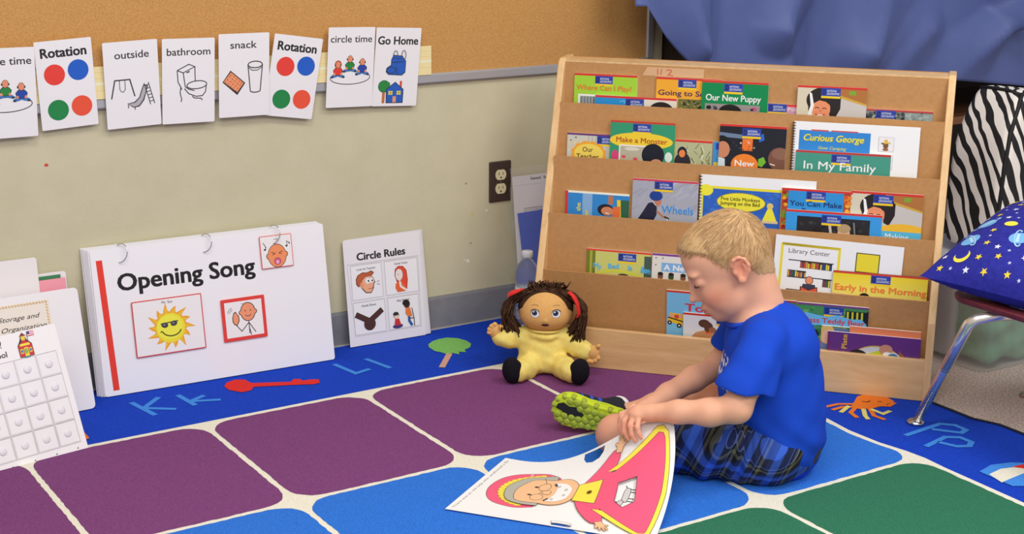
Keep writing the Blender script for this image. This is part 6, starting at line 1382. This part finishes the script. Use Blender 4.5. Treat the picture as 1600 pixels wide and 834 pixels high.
# bonnet, hair, face
out(smooth([(78, 152), (62, 118), (70, 70), (100, 42), (145, 32), (192, 42), (222, 72), (230, 118), (214, 152), (190, 165)], 4), PK)
for k in range(17):
    a = math.radians(186+k*(168/16)); A.ell(146+66*math.cos(a), 126+64*math.sin(a), 9, 9, (190, 170, 60)); A.ell(146+66*math.cos(a), 126+64*math.sin(a), 8, 8, YE)
out(smooth([(84, 158), (80, 122), (94, 86), (146, 68), (198, 86), (212, 122), (208, 158), (146, 150)], 4), (172, 170, 160))
out(smooth([(96, 150), (92, 118), (104, 100), (146, 90), (190, 102), (200, 122), (197, 152), (198, 186), (178, 214), (146, 224), (114, 212), (97, 184)], 4), SKN)
for x in (128, 166): A.ell(x, 124, 3.6, 4.6, (50, 40, 40))
A.oell(122, 142, 15, 13, 1.1, LN); A.oell(168, 142, 15, 13, 1.1, LN); A.line([(137, 141), (153, 141)], 1.1, LN); A.line([(183, 140), (205, 128)], 1.1, LN)
out(smooth([(140, 146), (138, 160), (146, 164), (154, 160), (152, 146)], 3), SKN, 1)
A.poly(smooth([(110, 160), (122, 170), (146, 174), (170, 170), (184, 158), (180, 186), (164, 204), (146, 208), (126, 204), (112, 186)], 3), (240, 238, 236)); 
for x, y in ((120, 176), (170, 174), (138, 196), (158, 194)): A.oell(x, y, 3, 2.4, 1.2, LN)
A.line([(110, 162), (122, 168)], 5, (70, 60, 60)); A.line([(182, 160), (172, 168)], 5, (70, 60, 60), up=False)
# cloak, arms, hands, hem
def hand(x, y, s, r):
    c, n = math.cos(r), math.sin(r); T_ = lambda P: [(x+(p[0]*c-p[1]*n)*s, y+(p[0]*n+p[1]*c)*s) for p in P]
    out(T_(smooth([(-7, 10), (-9, -4), (-15, -8), (-13, -13), (-7, -10), (-9, -26), (-5, -28), (-3, -14), (-2, -31), (2, -31), (2, -14), (6, -27), (10, -25), (6, -10), (11, -16), (14, -12), (8, 0), (7, 10)], 2)), SKN, 1)
out(smooth([(122, 226), (84, 250), (42, 292), (56, 312), (98, 290), (112, 262)], 3), PK); out(smooth([(168, 226), (206, 248), (250, 280), (236, 300), (192, 286), (176, 262)], 3), PK)
out([(92, 276), (54, 334), (17, 390), (16, 406), (28, 417), (146, 423), (262, 417), (274, 406), (273, 390), (236, 334), (198, 276), (206, 384), (84, 384)], YE, 1)
A.poly([(120, 222), (170, 222), (186, 262), (196, 294), (226, 340), (262, 394), (260, 405), (252, 408), (146, 413), (38, 408), (30, 405), (28, 394), (64, 340), (94, 294), (104, 262)], PK, holes=[WIN])
A.line([(196, 294), (226, 340), (262, 394), (260, 405), (252, 408), (146, 413), (38, 408), (30, 405), (28, 394), (64, 340), (94, 294)], 1, LN)
hand(40, 312, 1.05, math.radians(-125)); hand(252, 296, 1.05, math.radians(100))
out([(118, 222), (172, 220), (180, 272), (110, 276)], YE); A.ell(145, 252, 6, 6, (120, 90, 30)); A.ell(145, 252, 3, 3, (70, 50, 20))
A.line(WIN, 1.2, LN, closed=True); A.line(HOLE2, 1.2, (60, 70, 100), closed=True)
A.grid(12)
V, Fo, Co = A.emit(0.0, pfn); mats = []; idx = {}; mi = []
for c in Co:
    if c not in idx: idx[c] = len(mats); mats.append(flat(c, .28, spec=.5))
    mi.append(idx[c])
U = Art(.001, eps=6e-5); U.poly([(0, 0), (287, 0), (287, 430), (0, 430)], PAPER, holes=[HOLE1, HOLE2, WIN]); U.grid(12); V2, F2, _ = U.emit(-.0007, pfn); b0 = len(V); V = V+V2; Fo = Fo+[tuple(i+b0 for i in f)[::-1] for f in F2]; mi += [idx[PAPER]]*len(F2)
b0 = len(V); rim = [(0, 0), (.287, 0), (.287, -.43), (0, -.43)]; R_ = []
for i in range(4):
    for k in range(36): R_.append(tuple(a+(b_-a)*k/36 for a, b_ in zip(rim[i], rim[(i+1) % 4])))
for x, y in R_: V += [pfn(x, y, .00006), pfn(x, y, -.0007)]
for i in range(len(R_)): j = (i+1) % len(R_); Fo.append((b0+2*i, b0+2*i+1, b0+2*j+1, b0+2*j)); mi.append(idx[PAPER])
o = mesh_obj('poster', V, Fo, mats, None, mi, False, BM)
tag(o, 'large white poster of an old lady in a red cloak, held up at one corner', 'poster')
# small animal card lying under the poster's window
m_, t_ = (.118+.178)/2*0+.140, .338
p0 = poster_pt(.338/.43, .140/.287)
A = Art(.001, eps=5e-5); 
GY = (196, 194, 194)
for x in (28, 35, 50, 56): A.line([(x, 38), (x-1, 52), (x-4, 53)], 2.2, (90, 86, 88), up=False)
A.k += 1
out([(24, 30), (30, 26), (54, 27), (60, 31), (58, 40), (48, 42), (34, 41), (26, 39)], GY, 1.4); out([(14, 22), (20, 17), (27, 20), (31, 27), (26, 33), (16, 30), (10, 28)], GY, 1.4); A.line([(20, 18), (18, 11)], 1.6, INK); A.line([(25, 19), (27, 12)], 1.6, INK, up=False); A.line([(60, 31), (65, 27)], 1.6, INK, up=False); A.ell(18, 23, 1, c=INK)
A.k += 1
base = MB(); V = []; W_, H2 = .086, .066
def cfn(x, y, z): return pfn(.098+x, -.302+y, z-.0034)
A.grid(10); V1, F1, C1 = A.emit(.0004, cfn)
nx = 8; Vb = []; Fb = []
for zz in (0, -.0006):
    b0 = len(Vb)
    for j in range(nx+1):
        for i in range(nx+1): Vb.append(cfn(W_*i/nx, -H2*j/nx, zz))
    for j in range(nx):
        for i in range(nx): a = b0+j*(nx+1)+i; Fb.append((a, a+1, a+nx+2, a+nx+1))
bb = len(Vb); cm = [flat((232, 230, 230), .4)]; ci = {}; cmi = [0]*len(Fb)
for c in C1:
    if c not in ci: ci[c] = len(cm); cm.append(flat(c, .4))
    cmi.append(ci[c])
o = mesh_obj('animal_card', Vb+V1, Fb+[tuple(i+bb for i in f) for f in F1], cm, None, cmi, False, BM)
tag(o, 'white card with a small animal drawing showing through the poster window', 'card')
